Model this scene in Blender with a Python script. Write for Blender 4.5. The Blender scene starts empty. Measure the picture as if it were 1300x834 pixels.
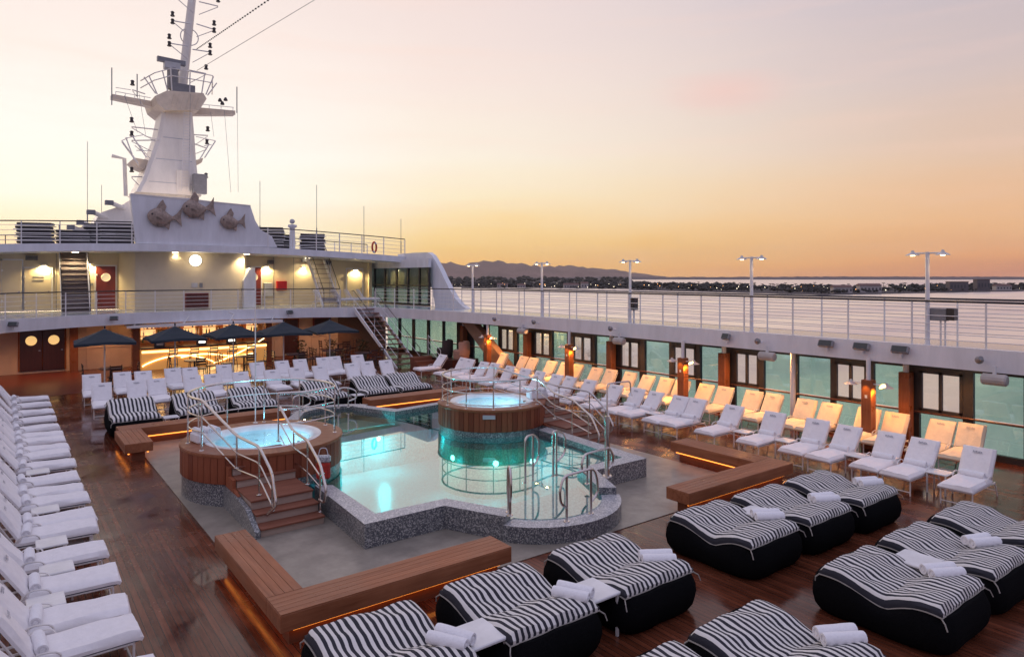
import bpy, bmesh, math, random
from mathutils import Vector, Matrix
random.seed(7)
R = math.radians
sc = bpy.context.scene
col = sc.collection

# ------------------------------------------------------------------ camera
CAM_H = 4.4
YAW = math.atan(650/864.)
cd = bpy.data.cameras.new('camera'); cam = bpy.data.objects.new('camera', cd); col.objects.link(cam)
cam.location = (0, 0, CAM_H); cam.rotation_euler = (R(90), 0, -YAW)
cd.sensor_width = 36; cd.lens = 36*864/1300.; cd.shift_y = -65/1300.
cd.clip_start = .1; cd.clip_end = 60000
sc.camera = cam

# ------------------------------------------------------------------ world: dusk sky
def lin(c):
    return tuple(((v/255.)/12.92 if v/255. <= .04045 else ((v/255.+.055)/1.055)**2.4) for v in c)
w = bpy.data.worlds.new('World'); sc.world = w; w.use_nodes = True
nt = w.node_tree; nt.nodes.clear()
def N(t, **k):
    n = nt.nodes.new(t)
    for a, b in k.items(): setattr(n, a, b)
    return n
def L(a, b): nt.links.new(a, b)
tc = N('ShaderNodeTexCoord'); sep = N('ShaderNodeSeparateXYZ'); L(tc.outputs['Generated'], sep.inputs[0])
asn = N('ShaderNodeMath', operation='ARCSINE'); L(sep.outputs['Z'], asn.inputs[0])
mul = N('ShaderNodeMath', operation='MULTIPLY'); L(asn.outputs[0], mul.inputs[0]); mul.inputs[1].default_value = 2/math.pi
# faint horizontal streaks bend the gradient a little
mp = N('ShaderNodeMapping'); mp.inputs['Scale'].default_value = (1.5, 1.5, 9); L(tc.outputs['Generated'], mp.inputs[0])
nz = N('ShaderNodeTexNoise'); nz.inputs['Scale'].default_value = 1.6; nz.inputs['Detail'].default_value = 4; L(mp.outputs[0], nz.inputs['Vector'])
nm = N('ShaderNodeMath', operation='MULTIPLY_ADD'); L(nz.outputs['Fac'], nm.inputs[0]); nm.inputs[1].default_value = .05; nm.inputs[2].default_value = -.025
el = N('ShaderNodeMath', operation='ADD'); L(mul.outputs[0], el.inputs[0]); L(nm.outputs[0], el.inputs[1])
hn = N('ShaderNodeVectorMath', operation='MULTIPLY'); L(tc.outputs['Generated'], hn.inputs[0]); hn.inputs[1].default_value = (1, 1, 0)
hz = N('ShaderNodeVectorMath', operation='NORMALIZE'); L(hn.outputs[0], hz.inputs[0])
GA = R(2)
dt = N('ShaderNodeVectorMath', operation='DOT_PRODUCT'); L(hz.outputs[0], dt.inputs[0]); dt.inputs[1].default_value = (math.sin(GA), math.cos(GA), 0)
def ramp(stops, fac):
    r = N('ShaderNodeValToRGB'); r.color_ramp.interpolation = 'LINEAR'
    e = r.color_ramp.elements
    while len(e) > 1: e.remove(e[-1])
    for i, (p, c) in enumerate(stops):
        k = e[0] if i == 0 else e.new(p/90.)
        k.position = p/90.; k.color = (*lin(c), 1)
    L(fac, r.inputs[0]); return r.outputs[0]
g1 = ramp([(0, (255,188,92)), (2.5, (255,214,130)), (6, (255,240,204)), (10, (254,244,226)), (16, (250,232,222)), (24, (240,220,216)), (45, (216,208,230)), (90, (202,205,234))], el.outputs[0])
g2 = ramp([(0, (206,138,108)), (1.2, (234,164,108)), (4, (238,184,134)), (8, (228,192,164)), (14, (211,191,186)), (20, (195,184,192)), (26, (186,179,198)), (45, (190,191,220)), (90, (198,203,234))], el.outputs[0])
g0 = ramp([(0, (255,222,155)), (3, (255,244,205)), (6, (255,253,238)), (10, (255,251,243)), (16, (252,239,231)), (24, (241,223,218)), (45, (216,208,230)), (90, (202,205,234))], el.outputs[0])
g3 = ramp([(0, (140,138,168)), (8, (176,166,194)), (20, (182,180,208)), (45, (190,193,224)), (90, (198,203,234))], el.outputs[0])
def maprange(v, a, b):
    m = N('ShaderNodeMapRange'); m.interpolation_type = 'SMOOTHSTEP'
    L(v, m.inputs[0]); m.inputs[1].default_value = a; m.inputs[2].default_value = b; return m.outputs[0]
def mix(f, a, b):
    m = N('ShaderNodeMix', data_type='RGBA'); L(f, m.inputs[0]); L(a, m.inputs[6]); L(b, m.inputs[7]); return m.outputs[2]
m1 = mix(maprange(dt.outputs['Value'], .28, 1.0), g2, mix(maprange(dt.outputs['Value'], .86, .985), g1, g0))
m2 = mix(maprange(dt.outputs['Value'], -.7, .3), g3, m1)
# thin high cirrus: long soft streaks, and one small pink wisp
mp2 = N('ShaderNodeMapping'); mp2.inputs['Scale'].default_value = (2.2, 2.2, 26); mp2.inputs['Rotation'].default_value = (.05, .09, 0); L(tc.outputs['Generated'], mp2.inputs[0])
n2 = N('ShaderNodeTexNoise'); n2.inputs['Scale'].default_value = 1.3; n2.inputs['Detail'].default_value = 6; n2.inputs['Roughness'].default_value = .6; L(mp2.outputs[0], n2.inputs['Vector'])
st_f = maprange(n2.outputs['Fac'], .45, .75)
stm = N('ShaderNodeMath', operation='MULTIPLY'); L(st_f, stm.inputs[0]); stm.inputs[1].default_value = .16
pk = N('ShaderNodeRGB'); pk.outputs[0].default_value = (*lin((255, 214, 196)), 1)
m2 = mix(stm.outputs[0], m2, pk.outputs[0])
wz = (YAW+math.atan(270/864.)); wd = Vector((math.sin(wz), math.cos(wz), math.tan(R(14.6)))).normalized()
wsub = N('ShaderNodeVectorMath', operation='SUBTRACT'); L(tc.outputs['Generated'], wsub.inputs[0]); wsub.inputs[1].default_value = wd
wsc = N('ShaderNodeVectorMath', operation='MULTIPLY'); L(wsub.outputs[0], wsc.inputs[0]); wsc.inputs[1].default_value = (9, 9, 34)
wdist = N('ShaderNodeVectorMath', operation='LENGTH'); L(wsc.outputs[0], wdist.inputs[0])
wv = N('ShaderNodeMath', operation='MULTIPLY_ADD'); L(n2.outputs['Fac'], wv.inputs[0]); wv.inputs[1].default_value = 1.2; L(wdist.outputs['Value'], wv.inputs[2])
wf = N('ShaderNodeMath', operation='MULTIPLY'); L(maprange(wv.outputs[0], 1.7, .7), wf.inputs[0]); wf.inputs[1].default_value = .35
wc = N('ShaderNodeRGB'); wc.outputs[0].default_value = (*lin((248, 190, 180)), 1)
m2 = mix(wf.outputs[0], m2, wc.outputs[0])
bg = N('ShaderNodeBackground'); L(m2, bg.inputs[0]); bg.inputs[1].default_value = 1.0
sky = N('ShaderNodeTexSky', sky_type='NISHITA'); sky.sun_disc = False; sky.sun_elevation = R(1.0); sky.sun_rotation = GA
bg2 = N('ShaderNodeBackground'); L(sky.outputs[0], bg2.inputs[0]); bg2.inputs[1].default_value = .012
ad = N('ShaderNodeAddShader'); L(bg.outputs[0], ad.inputs[0]); L(bg2.outputs[0], ad.inputs[1])
wo = N('ShaderNodeOutputWorld'); L(ad.outputs[0], wo.inputs[0])
# afterglow of the sun that has just gone under the horizon
sl = bpy.data.lights.new('sun', 'SUN'); sl.energy = .5; sl.angle = R(14); sl.color = (1, .78, .55)
so = bpy.data.objects.new('sun', sl); col.objects.link(so)
so.rotation_euler = Vector((-math.sin(GA)*math.cos(R(5)), -math.cos(GA)*math.cos(R(5)), -math.sin(R(5)))).to_track_quat('-Z', 'Y').to_euler()
sc.view_settings.view_transform = 'Standard'; sc.view_settings.look = 'None'
sc.view_settings.exposure = 0.06; sc.view_settings.gamma = 1
sc.render.engine = 'CYCLES'
sc.cycles.max_bounces = 6; sc.cycles.transparent_max_bounces = 12; sc.cycles.sample_clamp_indirect = 4
sc.cycles.caustics_reflective = False; sc.cycles.caustics_refractive = False

# ------------------------------------------------------------------ geometry of the view -> ship coordinates
FW = (math.sin(YAW), math.cos(YAW)); RT = (math.cos(YAW), -math.sin(YAW))
def onp(x, y, X=None, Y=None):
    """the point (Y,Z) or (X,Z) on a real upright plane of the ship"""
    k = (x-650)/864.; dx = FW[0]+k*RT[0]; dy = FW[1]+k*RT[1]
    d = X/dx if X is not None else Y/dy
    return Vector((d*dx, d*dy, CAM_H-(y-352)*d/864.))

# ------------------------------------------------------------------ materials
MATS = {}
def mat(name, base, rough=.5, metal=0., noise=None, bump=0., spec=.5, emit=None, estr=0., coat=0., nscale=(1,1,1)):
    """procedural principled material; noise=(scale, amount) varies the colour and roughness"""
    if name in MATS: return MATS[name]
    m = bpy.data.materials.new(name); m.use_nodes = True; t = m.node_tree; b = t.nodes['Principled BSDF']
    b.inputs['Base Color'].default_value = (*base, 1); b.inputs['Roughness'].default_value = rough
    b.inputs['Metallic'].default_value = metal; b.inputs['Specular IOR Level'].default_value = spec
    b.inputs['Coat Weight'].default_value = coat
    if emit: b.inputs['Emission Color'].default_value = (*emit, 1); b.inputs['Emission Strength'].default_value = estr
    noise = noise or (3., .12)
    c = t.nodes.new('ShaderNodeTexCoord'); mpn = t.nodes.new('ShaderNodeMapping'); mpn.inputs['Scale'].default_value = nscale
    n = t.nodes.new('ShaderNodeTexNoise'); n.inputs['Scale'].default_value = noise[0]; n.inputs['Detail'].default_value = 6; n.inputs['Roughness'].default_value = .65
    t.links.new(c.outputs['Object'], mpn.inputs[0]); t.links.new(mpn.outputs[0], n.inputs['Vector'])
    r = t.nodes.new('ShaderNodeValToRGB'); a = noise[1]
    r.color_ramp.elements[0].position = .3; r.color_ramp.elements[1].position = .7
    r.color_ramp.elements[0].color = (*[v*(1-a) for v in base], 1); r.color_ramp.elements[1].color = (*[min(1, v*(1+a)) for v in base], 1)
    t.links.new(n.outputs['Fac'], r.inputs[0]); t.links.new(r.outputs[0], b.inputs['Base Color'])
    if bump:
        bp = t.nodes.new('ShaderNodeBump'); bp.inputs['Strength'].default_value = bump; bp.inputs['Distance'].default_value = .02
        t.links.new(n.outputs['Fac'], bp.inputs['Height']); t.links.new(bp.outputs[0], b.inputs['Normal'])
    MATS[name] = m; return m
def emitm(name, c, s):
    if name in MATS: return MATS[name]
    m = bpy.data.materials.new(name); m.use_nodes = True; t = m.node_tree; b = t.nodes['Principled BSDF']
    b.inputs['Base Color'].default_value = (*c, 1); b.inputs['Emission Color'].default_value = (*c, 1); b.inputs['Emission Strength'].default_value = s
    MATS[name] = m; return m

white_paint = mat('white_paint', (.72, .72, .76), .35, noise=(2.2, .10), nscale=(1, 1, .22), bump=.03)
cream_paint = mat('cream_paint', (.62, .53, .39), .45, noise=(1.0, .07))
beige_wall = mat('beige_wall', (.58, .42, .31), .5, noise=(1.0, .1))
steel = mat('steel', (.62, .58, .55), .22, metal=1., noise=(8, .08))
white_metal = mat('white_metal', (.75, .72, .70), .35, noise=(6, .05))
dark_metal = mat('dark_metal', (.035, .03, .032), .4, noise=(6, .2))
frame_black = mat('frame_black', (.032, .028, .03), .4, noise=(4, .2))
towel = mat('towel', (.80, .79, .82), .95, noise=(40, .05), bump=.35)
terry = mat('terry_cloth', (.82, .79, .80), .9, noise=(9, .05), bump=.5)
terry_lamp_tint = mat('terry_lamp_tint', (.80, .67, .48), .9, noise=(9, .06), bump=.5)  # tan cloth with amber lamplight partly put into its colour
navy_pad = mat('navy_pad', (.05, .06, .11), .8, noise=(12, .15))
grey_thread = mat('grey_thread', (.28, .28, .33), .9)
wicker = mat('black_wicker', (.007, .007, .008), .97, spec=.04, noise=(60, .45), bump=.8, nscale=(1, 1, 3))
navy_cloth = mat('navy_cloth', (.012, .022, .034), .8, noise=(5, .15), bump=.1)
piping_m = mat('piping', (.32, .29, .26), .8)
table_white = mat('table_white', (.74, .73, .74), .35)
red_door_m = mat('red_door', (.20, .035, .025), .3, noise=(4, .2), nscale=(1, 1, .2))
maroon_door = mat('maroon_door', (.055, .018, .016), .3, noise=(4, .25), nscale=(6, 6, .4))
fish_bronze = mat('fish_bronze', (.33, .25, .21), .6, metal=.1, noise=(6, .45), bump=.35)
grey_metal = mat('grey_metal', (.22, .22, .24), .45, noise=(5, .15))
light_grey = mat('light_grey', (.5, .5, .52), .5)
basin_white = mat('basin_white', (.8, .8, .8), .25)
rust = mat('lower_mast_paint', (.86, .81, .74), .4, noise=(1.6, .10), nscale=(1, 1, .3), bump=.04)
orange_red = mat('lifebuoy_orange', (.55, .06, .02), .5)
bottle_m = mat('bottle_glass', (.16, .06, .02), .15, noise=(20, .6))
bottle_g = mat('bottle_green', (.03, .09, .04), .15, noise=(20, .6))

def wood(name, a, b, rough, plank=None, axis='Y', gloss_noise=True, wear=0.):
    """varnished teak: grain stretched along the board, thin dark caulking every plank metres"""
    m = bpy.data.materials.new(name); m.use_nodes = True; t = m.node_tree; bs = t.nodes['Principled BSDF']; ln = t.links.new
    c = t.nodes.new('ShaderNodeTexCoord'); mpn = t.nodes.new('ShaderNodeMapping'); ln(c.outputs['Object'], mpn.inputs[0])
    sx = {'Y': (14, .9, 14), 'X': (.9, 14, 14), 'Z': (14, 14, .9)}[axis]; mpn.inputs['Scale'].default_value = sx
    n = t.nodes.new('ShaderNodeTexNoise'); n.inputs['Scale'].default_value = 1.; n.inputs['Detail'].default_value = 8; n.inputs['Roughness'].default_value = .7
    ln(mpn.outputs[0], n.inputs['Vector'])
    big = t.nodes.new('ShaderNodeTexNoise'); big.inputs['Scale'].default_value = .7; big.inputs['Detail'].default_value = 7; big.inputs['Roughness'].default_value = .65; ln(c.outputs['Object'], big.inputs['Vector'])
    ad1 = t.nodes.new('ShaderNodeMath'); ad1.operation = 'MULTIPLY_ADD'; ln(n.outputs['Fac'], ad1.inputs[0]); ad1.inputs[1].default_value = .6; 
    sc2 = t.nodes.new('ShaderNodeMath'); sc2.operation = 'MULTIPLY'; ln(big.outputs['Fac'], sc2.inputs[0]); sc2.inputs[1].default_value = .4; ln(sc2.outputs[0], ad1.inputs[2])
    r = t.nodes.new('ShaderNodeValToRGB'); r.color_ramp.elements[0].position = .36; r.color_ramp.elements[1].position = .64
    r.color_ramp.elements[0].color = (*a, 1); r.color_ramp.elements[1].color = (*b, 1); ln(ad1.outputs[0], r.inputs[0])
    out = r.outputs[0]
    if plank:
        sp = t.nodes.new('ShaderNodeSeparateXYZ'); ln(c.outputs['Object'], sp.inputs[0])
        s = {'Y': 'X', 'X': 'Y', 'Z': 'X'}[axis]
        dv = t.nodes.new('ShaderNodeMath'); dv.operation = 'DIVIDE'; ln(sp.outputs[s], dv.inputs[0]); dv.inputs[1].default_value = plank
        fl = t.nodes.new('ShaderNodeMath'); fl.operation = 'FLOOR'; ln(dv.outputs[0], fl.inputs[0])
        wn = t.nodes.new('ShaderNodeTexWhiteNoise'); wn.noise_dimensions = '1D'; ln(fl.outputs[0], wn.inputs['W'])
        fr = t.nodes.new('ShaderNodeMath'); fr.operation = 'FRACT'; ln(dv.outputs[0], fr.inputs[0])
        lt = t.nodes.new('ShaderNodeMath'); lt.operation = 'LESS_THAN'; ln(fr.outputs[0], lt.inputs[0]); lt.inputs[1].default_value = .1
        hv = t.nodes.new('ShaderNodeHueSaturation'); ln(out, hv.inputs['Color'])
        mr = t.nodes.new('ShaderNodeMapRange'); ln(wn.outputs['Value'], mr.inputs[0]); mr.inputs[3].default_value = .72; mr.inputs[4].default_value = 1.25; ln(mr.outputs[0], hv.inputs['Value'])
        mx = t.nodes.new('ShaderNodeMix'); mx.data_type = 'RGBA'; ln(lt.outputs[0], mx.inputs[0]); ln(hv.outputs[0], mx.inputs[6]); mx.inputs[7].default_value = (.02, .014, .012, 1)
        out = mx.outputs[2]
        bp = t.nodes.new('ShaderNodeBump'); bp.inputs['Strength'].default_value = .35; bp.inputs['Distance'].default_value = .006; bp.invert = True
        ln(lt.outputs[0], bp.inputs['Height']); ln(bp.outputs[0], bs.inputs['Normal'])
    ln(out, bs.inputs['Base Color'])
    rr = t.nodes.new('ShaderNodeMapRange'); ln(big.outputs['Fac'], rr.inputs[0]); rr.inputs[1].default_value = .35; rr.inputs[2].default_value = .65
    rr.inputs[3].default_value = max(.05, rough-.12); rr.inputs[4].default_value = rough+.2; ln(rr.outputs[0], bs.inputs['Roughness'])
    bs.inputs['Specular IOR Level'].default_value = .28 if plank else .18
    return m
deck_m = wood('wet_teak_deck', (.052, .013, .007), (.20, .058, .028), .17, plank=.085, axis='Y')
bench_m = wood('bench_teak', (.20, .066, .03), (.40, .16, .08), .36, plank=None, axis='X')
bench_y = wood('bench_teak_lengthwise', (.20, .066, .03), (.40, .16, .08), .36, plank=None, axis='Y')
stave_m = wood('stave_teak', (.20, .056, .028), (.33, .105, .052), .42, axis='Z')
stave_d = wood('stave_teak_dark', (.14, .036, .020), (.24, .068, .034), .42, axis='Z')
step_m = wood('step_teak', (.16, .055, .034), (.28, .11, .068), .5, axis='X')
riser_m = wood('riser_wood', (.36, .26, .21), (.48, .37, .30), .6, axis='X')
col_m = wood('column_wood', (.18, .06, .03), (.30, .11, .05), .3, axis='Z')

def mosaic(name, dark, mid, light, scale=40.):
    m = bpy.data.materials.new(name); m.use_nodes = True; t = m.node_tree; b = t.nodes['Principled BSDF']; ln = t.links.new
    c = t.nodes.new('ShaderNodeTexCoord'); v = t.nodes.new('ShaderNodeTexVoronoi'); v.distance = 'CHEBYCHEV'; v.inputs['Scale'].default_value = scale; v.inputs['Randomness'].default_value = .35
    ln(c.outputs['Object'], v.inputs['Vector'])
    s = t.nodes.new('ShaderNodeSeparateColor'); ln(v.outputs['Color'], s.inputs[0])
    r = t.nodes.new('ShaderNodeValToRGB'); r.color_ramp.interpolation = 'CONSTANT'
    e = r.color_ramp.elements; e[0].position = 0; e[0].color = (*dark, 1); e[1].position = .38; e[1].color = (*mid, 1)
    k = e.new(.6); k.color = (*light, 1); k = e.new(.85); k.color = (*[q*.6 for q in mid], 1)
    ln(s.outputs[0], r.inputs[0]); ln(r.outputs[0], b.inputs['Base Color']); b.inputs['Roughness'].default_value = .3
    return m
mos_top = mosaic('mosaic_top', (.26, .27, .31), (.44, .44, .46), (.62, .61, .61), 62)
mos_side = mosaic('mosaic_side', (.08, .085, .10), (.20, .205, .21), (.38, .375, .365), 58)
mos_blue = mosaic('mosaic_blue', (.03, .06, .14), (.16, .24, .34), (.6, .62, .64))
pool_tile = mosaic('pool_tile', (.03, .36, .38), (.04, .42, .43), (.07, .48, .49), 30)

def striped(name, period, a, b, wob=.012):
    m = bpy.data.materials.new(name); m.use_nodes = True; t = m.node_tree; bs = t.nodes['Principled BSDF']; ln = t.links.new
    c = t.nodes.new('ShaderNodeTexCoord'); n = t.nodes.new('ShaderNodeTexNoise'); n.inputs['Scale'].default_value = 3.; n.inputs['Detail'].default_value = 2; ln(c.outputs['Object'], n.inputs['Vector'])
    sp = t.nodes.new('ShaderNodeSeparateXYZ'); ln(c.outputs['Object'], sp.inputs[0])
    ma = t.nodes.new('ShaderNodeMath'); ma.operation = 'MULTIPLY_ADD'; ln(n.outputs['Fac'], ma.inputs[0]); ma.inputs[1].default_value = wob*3; ln(sp.outputs['X'], ma.inputs[2])
    dv = t.nodes.new('ShaderNodeMath'); dv.operation = 'DIVIDE'; ln(ma.outputs[0], dv.inputs[0]); dv.inputs[1].default_value = period
    fr = t.nodes.new('ShaderNodeMath'); fr.operation = 'FRACT'; ln(dv.outputs[0], fr.inputs[0])
    lt = t.nodes.new('ShaderNodeMath'); lt.operation = 'LESS_THAN'; ln(fr.outputs[0], lt.inputs[0]); lt.inputs[1].default_value = .5
    mx = t.nodes.new('ShaderNodeMix'); mx.data_type = 'RGBA'; ln(lt.outputs[0], mx.inputs[0]); mx.inputs[6].default_value = (*a, 1); mx.inputs[7].default_value = (*b, 1)
    ln(mx.outputs[2], bs.inputs['Base Color']); bs.inputs['Roughness'].default_value = .85
    n2 = t.nodes.new('ShaderNodeTexNoise'); n2.inputs['Scale'].default_value = 5.; n2.inputs['Detail'].default_value = 4; ln(c.outputs['Object'], n2.inputs['Vector'])
    bp = t.nodes.new('ShaderNodeBump'); bp.inputs['Strength'].default_value = .6; bp.inputs['Distance'].default_value = .03; ln(n2.outputs['Fac'], bp.inputs['Height']); ln(bp.outputs[0], bs.inputs['Normal'])
    return m
stripe_m = striped('striped_cloth', .080, (.68, .65, .62), (.018, .018, .028))

def glassy(name, tint, refl, rough=.02, tintcol=None):
    """clear tinted pane or water film: transparent + mirror, no caustics"""
    m = bpy.data.materials.new(name); m.use_nodes = True; t = m.node_tree; t.nodes.clear(); ln = t.links.new
    o = t.nodes.new('ShaderNodeOutputMaterial'); tr = t.nodes.new('ShaderNodeBsdfTransparent'); tr.inputs[0].default_value = (*tint, 1)
    gl = t.nodes.new('ShaderNodeBsdfGlossy'); gl.inputs['Roughness'].default_value = rough; gl.inputs[0].default_value = (.95, .95, .95, 1)
    lw = t.nodes.new('ShaderNodeFresnel'); lw.inputs[0].default_value = 1.4
    mr = t.nodes.new('ShaderNodeMapRange'); ln(lw.outputs[0], mr.inputs[0]); mr.inputs[3].default_value = refl[0]; mr.inputs[4].default_value = refl[1]
    mx = t.nodes.new('ShaderNodeMixShader'); ln(mr.outputs[0], mx.inputs[0]); ln(tr.outputs[0], mx.inputs[1]); ln(gl.outputs[0], mx.inputs[2]); ln(mx.outputs[0], o.inputs[0])
    return m, t, gl
glass_pane, _, _ = glassy('turquoise_glass', (.60, .80, .79), (.08, .5))
glass_dark, _, _ = glassy('deckhouse_glass', (.36, .52, .52), (.10, .6))
glass_clear, _, _ = glassy('clear_glass', (.92, .94, .92), (.03, .5))
for gm, lo, hi in ((glass_pane, (.56, .80, .77), (.70, .92, .87)), (glass_dark, (.34, .50, .50), (.56, .68, .66))):
    t = gm.node_tree; c = t.nodes.new('ShaderNodeTexCoord'); mpn = t.nodes.new('ShaderNodeMapping'); mpn.inputs['Scale'].default_value = (1, .9, .55)
    n = t.nodes.new('ShaderNodeTexNoise'); n.inputs['Scale'].default_value = 1.1; n.inputs['Detail'].default_value = 7; n.inputs['Roughness'].default_value = .6
    r = t.nodes.new('ShaderNodeValToRGB'); r.color_ramp.elements[0].position = .3; r.color_ramp.elements[1].position = .7; r.color_ramp.elements[0].color = (*lo, 1); r.color_ramp.elements[1].color = (*hi, 1)
    t.links.new(c.outputs['Object'], mpn.inputs[0]); t.links.new(mpn.outputs[0], n.inputs['Vector']); t.links.new(n.outputs['Fac'], r.inputs[0])
    tr = [q for q in t.nodes if q.type == 'BSDF_TRANSPARENT'][0]; t.links.new(r.outputs[0], tr.inputs[0])
water_m, wt, wgl = glassy('pool_water', (.34, .92, .92), (.37, .9), .012)
nn = wt.nodes.new('ShaderNodeTexNoise'); nn.inputs['Scale'].default_value = 1.3; nn.inputs['Detail'].default_value = 2
bb = wt.nodes.new('ShaderNodeBump'); bb.inputs['Strength'].default_value = .08; bb.inputs['Distance'].default_value = .02
wt.links.new(nn.outputs['Fac'], bb.inputs['Height']); wt.links.new(bb.outputs[0], wgl.inputs['Normal'])
spa_m, st_, sgl = glassy('spa_water', (.62, .90, 1.), (.10, .8), .05)
nn = st_.nodes.new('ShaderNodeTexNoise'); nn.inputs['Scale'].default_value = 5.; nn.inputs['Detail'].default_value = 3
bb = st_.nodes.new('ShaderNodeBump'); bb.inputs['Strength'].default_value = .4; bb.inputs['Distance'].default_value = .05
st_.links.new(nn.outputs['Fac'], bb.inputs['Height']); st_.links.new(bb.outputs[0], sgl.inputs['Normal'])

# ------------------------------------------------------------------ mesh building
class MB:
    def __init__(s): s.v = []; s.f = []
    def add(s, vs, fs):
        o = len(s.v); s.v += [tuple(v) for v in vs]; s.f += [tuple(i+o for i in f) for f in fs]; return s
    def box(s, a, b, M=None):
        x0, y0, z0 = a; x1, y1, z1 = b
        vs = [Vector(p) for p in ((x0,y0,z0),(x1,y0,z0),(x1,y1,z0),(x0,y1,z0),(x0,y0,z1),(x1,y0,z1),(x1,y1,z1),(x0,y1,z1))]
        if M is not None: vs = [M @ v for v in vs]
        return s.add(vs, [(0,3,2,1),(4,5,6,7),(0,1,5,4),(1,2,6,5),(2,3,7,6),(3,0,4,7)])
    def bbox(s, a, b, r=.01, M=None):
        """box with bevelled upright and top edges"""
        x0, y0, z0 = a; x1, y1, z1 = b; pts = []
        for z, i in ((z0, r), (z0+r, 0), (z1-r, 0), (z1, r)):
            pts += [(x0+i+r*(i==0), y0+i, z), (x1-i-r*(i==0), y0+i, z), (x1-i, y0+i+r*(i==0), z), (x1-i, y1-i-r*(i==0), z),
                    (x1-i-r*(i==0), y1-i, z), (x0+i+r*(i==0), y1-i, z), (x0+i, y1-i-r*(i==0), z), (x0+i, y0+i+r*(i==0), z)]
        vs = [Vector(p) for p in pts]
        if M is not None: vs = [M @ v for v in vs]
        fs = [tuple(range(7, -1, -1)), tuple(range(24, 32))]
        for k in range(3):
            for j in range(8): fs.append((k*8+j, k*8+(j+1) % 8, k*8+8+(j+1) % 8, k*8+8+j))
        return s.add(vs, fs)
    def tube(s, pts, r, n=8, closed=False, r2=None):
        pts = [Vector(p) for p in pts]; m = len(pts); vs = []; prev = None
        for i, p in enumerate(pts):
            if closed: d = pts[(i+1) % m]-pts[i-1]
            else: d = pts[min(i+1, m-1)]-pts[max(i-1, 0)]
            d.normalize()
            if prev is None:
                u = d.orthogonal().normalized()
            else:
                u = prev-d*prev.dot(d); u = u.normalized() if u.length > 1e-5 else d.orthogonal().normalized()
            prev = u; q = d.cross(u); rr = r if r2 is None else r+(r2-r)*i/(m-1)
            for k in range(n):
                a = 2*math.pi*k/n; vs.append(p+u*(rr*math.cos(a))+q*(rr*math.sin(a)))
        fs = []
        for i in range(m if closed else m-1):
            for k in range(n):
                a = i*n+k; b = i*n+(k+1) % n; c = ((i+1) % m)*n
                fs.append((a, b, c+(k+1) % n, c+k))
        if not closed: fs += [tuple(range(n-1, -1, -1)), tuple((m-1)*n+k for k in range(n))]
        return s.add(vs, fs)
    def lathe(s, prof, c=(0, 0, 0), n=24, a0=0., a1=2*math.pi):
        full = abs(a1-a0-2*math.pi) < 1e-6; k = n if full else n+1; vs = []
        for (r, z) in prof:
            for i in range(k):
                a = a0+(a1-a0)*i/n; vs.append((c[0]+r*math.cos(a), c[1]+r*math.sin(a), c[2]+z))
        fs = []
        for j in range(len(prof)-1):
            for i in range(n):
                i2 = (i+1) % k; fs.append((j*k+i, j*k+i2, (j+1)*k+i2, (j+1)*k+i))
        return s.add(vs, fs)
    def prism(s, poly, z0, z1):
        n = len(poly); vs = [(x, y, z0) for x, y in poly]+[(x, y, z1) for x, y in poly]
        return s.add(vs, [tuple(range(n-1, -1, -1)), tuple(range(n, 2*n))]+[(i, (i+1) % n, n+(i+1) % n, n+i) for i in range(n)])
    def slab(s, pts, off):
        """planar outline pts (3-D) pushed by the vector off"""
        n = len(pts); o = Vector(off); a = [Vector(p) for p in pts]
        return s.add(a+[p+o for p in a], [tuple(range(n-1, -1, -1)), tuple(range(n, 2*n))]+[(i, (i+1) % n, n+(i+1) % n, n+i) for i in range(n)])
    def ribbon(s, path, width_in, z0, z1):
        """solid strip of plan outline path (outer) and width_in (inner path), closed=False"""
        n = len(path); vs = []
        for (a, b) in zip(path, width_in): vs += [(a[0], a[1], z0), (b[0], b[1], z0), (b[0], b[1], z1), (a[0], a[1], z1)]
        fs = []
        for i in range(n-1):
            for k in range(4): fs.append((i*4+k, i*4+(k+1) % 4, i*4+4+(k+1) % 4, i*4+4+k))
        fs += [(3, 2, 1, 0), tuple((n-1)*4+k for k in range(4))]
        return s.add(vs, fs)
    def cushion(s, w, path, t, nu=8, edge=.05, puff=0., wr=None):
        """mattress of width w swept along path [(y,z)], thickness t, rounded rim"""
        m = len(path); top = []; bot = []
        for j, (y, z) in enumerate(path):
            y0, z0_ = path[max(0, j-1)]; y1, z1_ = path[min(m-1, j+1)]; d = Vector((0, y1-y0, z1_-z0_)).normalized(); nrm = Vector((0, -d.z, d.y))
            ev = min(j, m-1-j)/(m-1)
            for i in range(nu+1):
                u = i/nu; x = (u-.5)*w; eu = min(u, 1-u)*w; evl = ev*(m-1)*.12
                f = min(1, eu/edge)*min(1, (evl+.0)/edge) if edge else 1
                h = t*(.45+.55*math.sqrt(max(0, 1-(1-min(1, f))**2)))+puff*math.sin(math.pi*u)*math.sin(math.pi*j/(m-1))
                if wr: h += wr(x, y)*min(1, f)
                p = Vector((x, y, z)); top.append(p+nrm*h); bot.append(p)
        vs = top+bot; fs = []; W = nu+1; B = len(top)
        for j in range(m-1):
            for i in range(nu):
                a = j*W+i; fs.append((a, a+1, a+W+1, a+W)); fs.append((B+a, B+a+W, B+a+W+1, B+a+1))
        for j in range(m-1):
            a = j*W; fs.append((a, a+W, B+a+W, B+a)); a = j*W+nu; fs.append((a, B+a, B+a+W, a+W))
        for i in range(nu):
            fs.append((i, B+i, B+i+1, i+1)); a = (m-1)*W+i; fs.append((a, a+1, B+a+1, B+a))
        return s.add(vs, fs)
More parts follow.
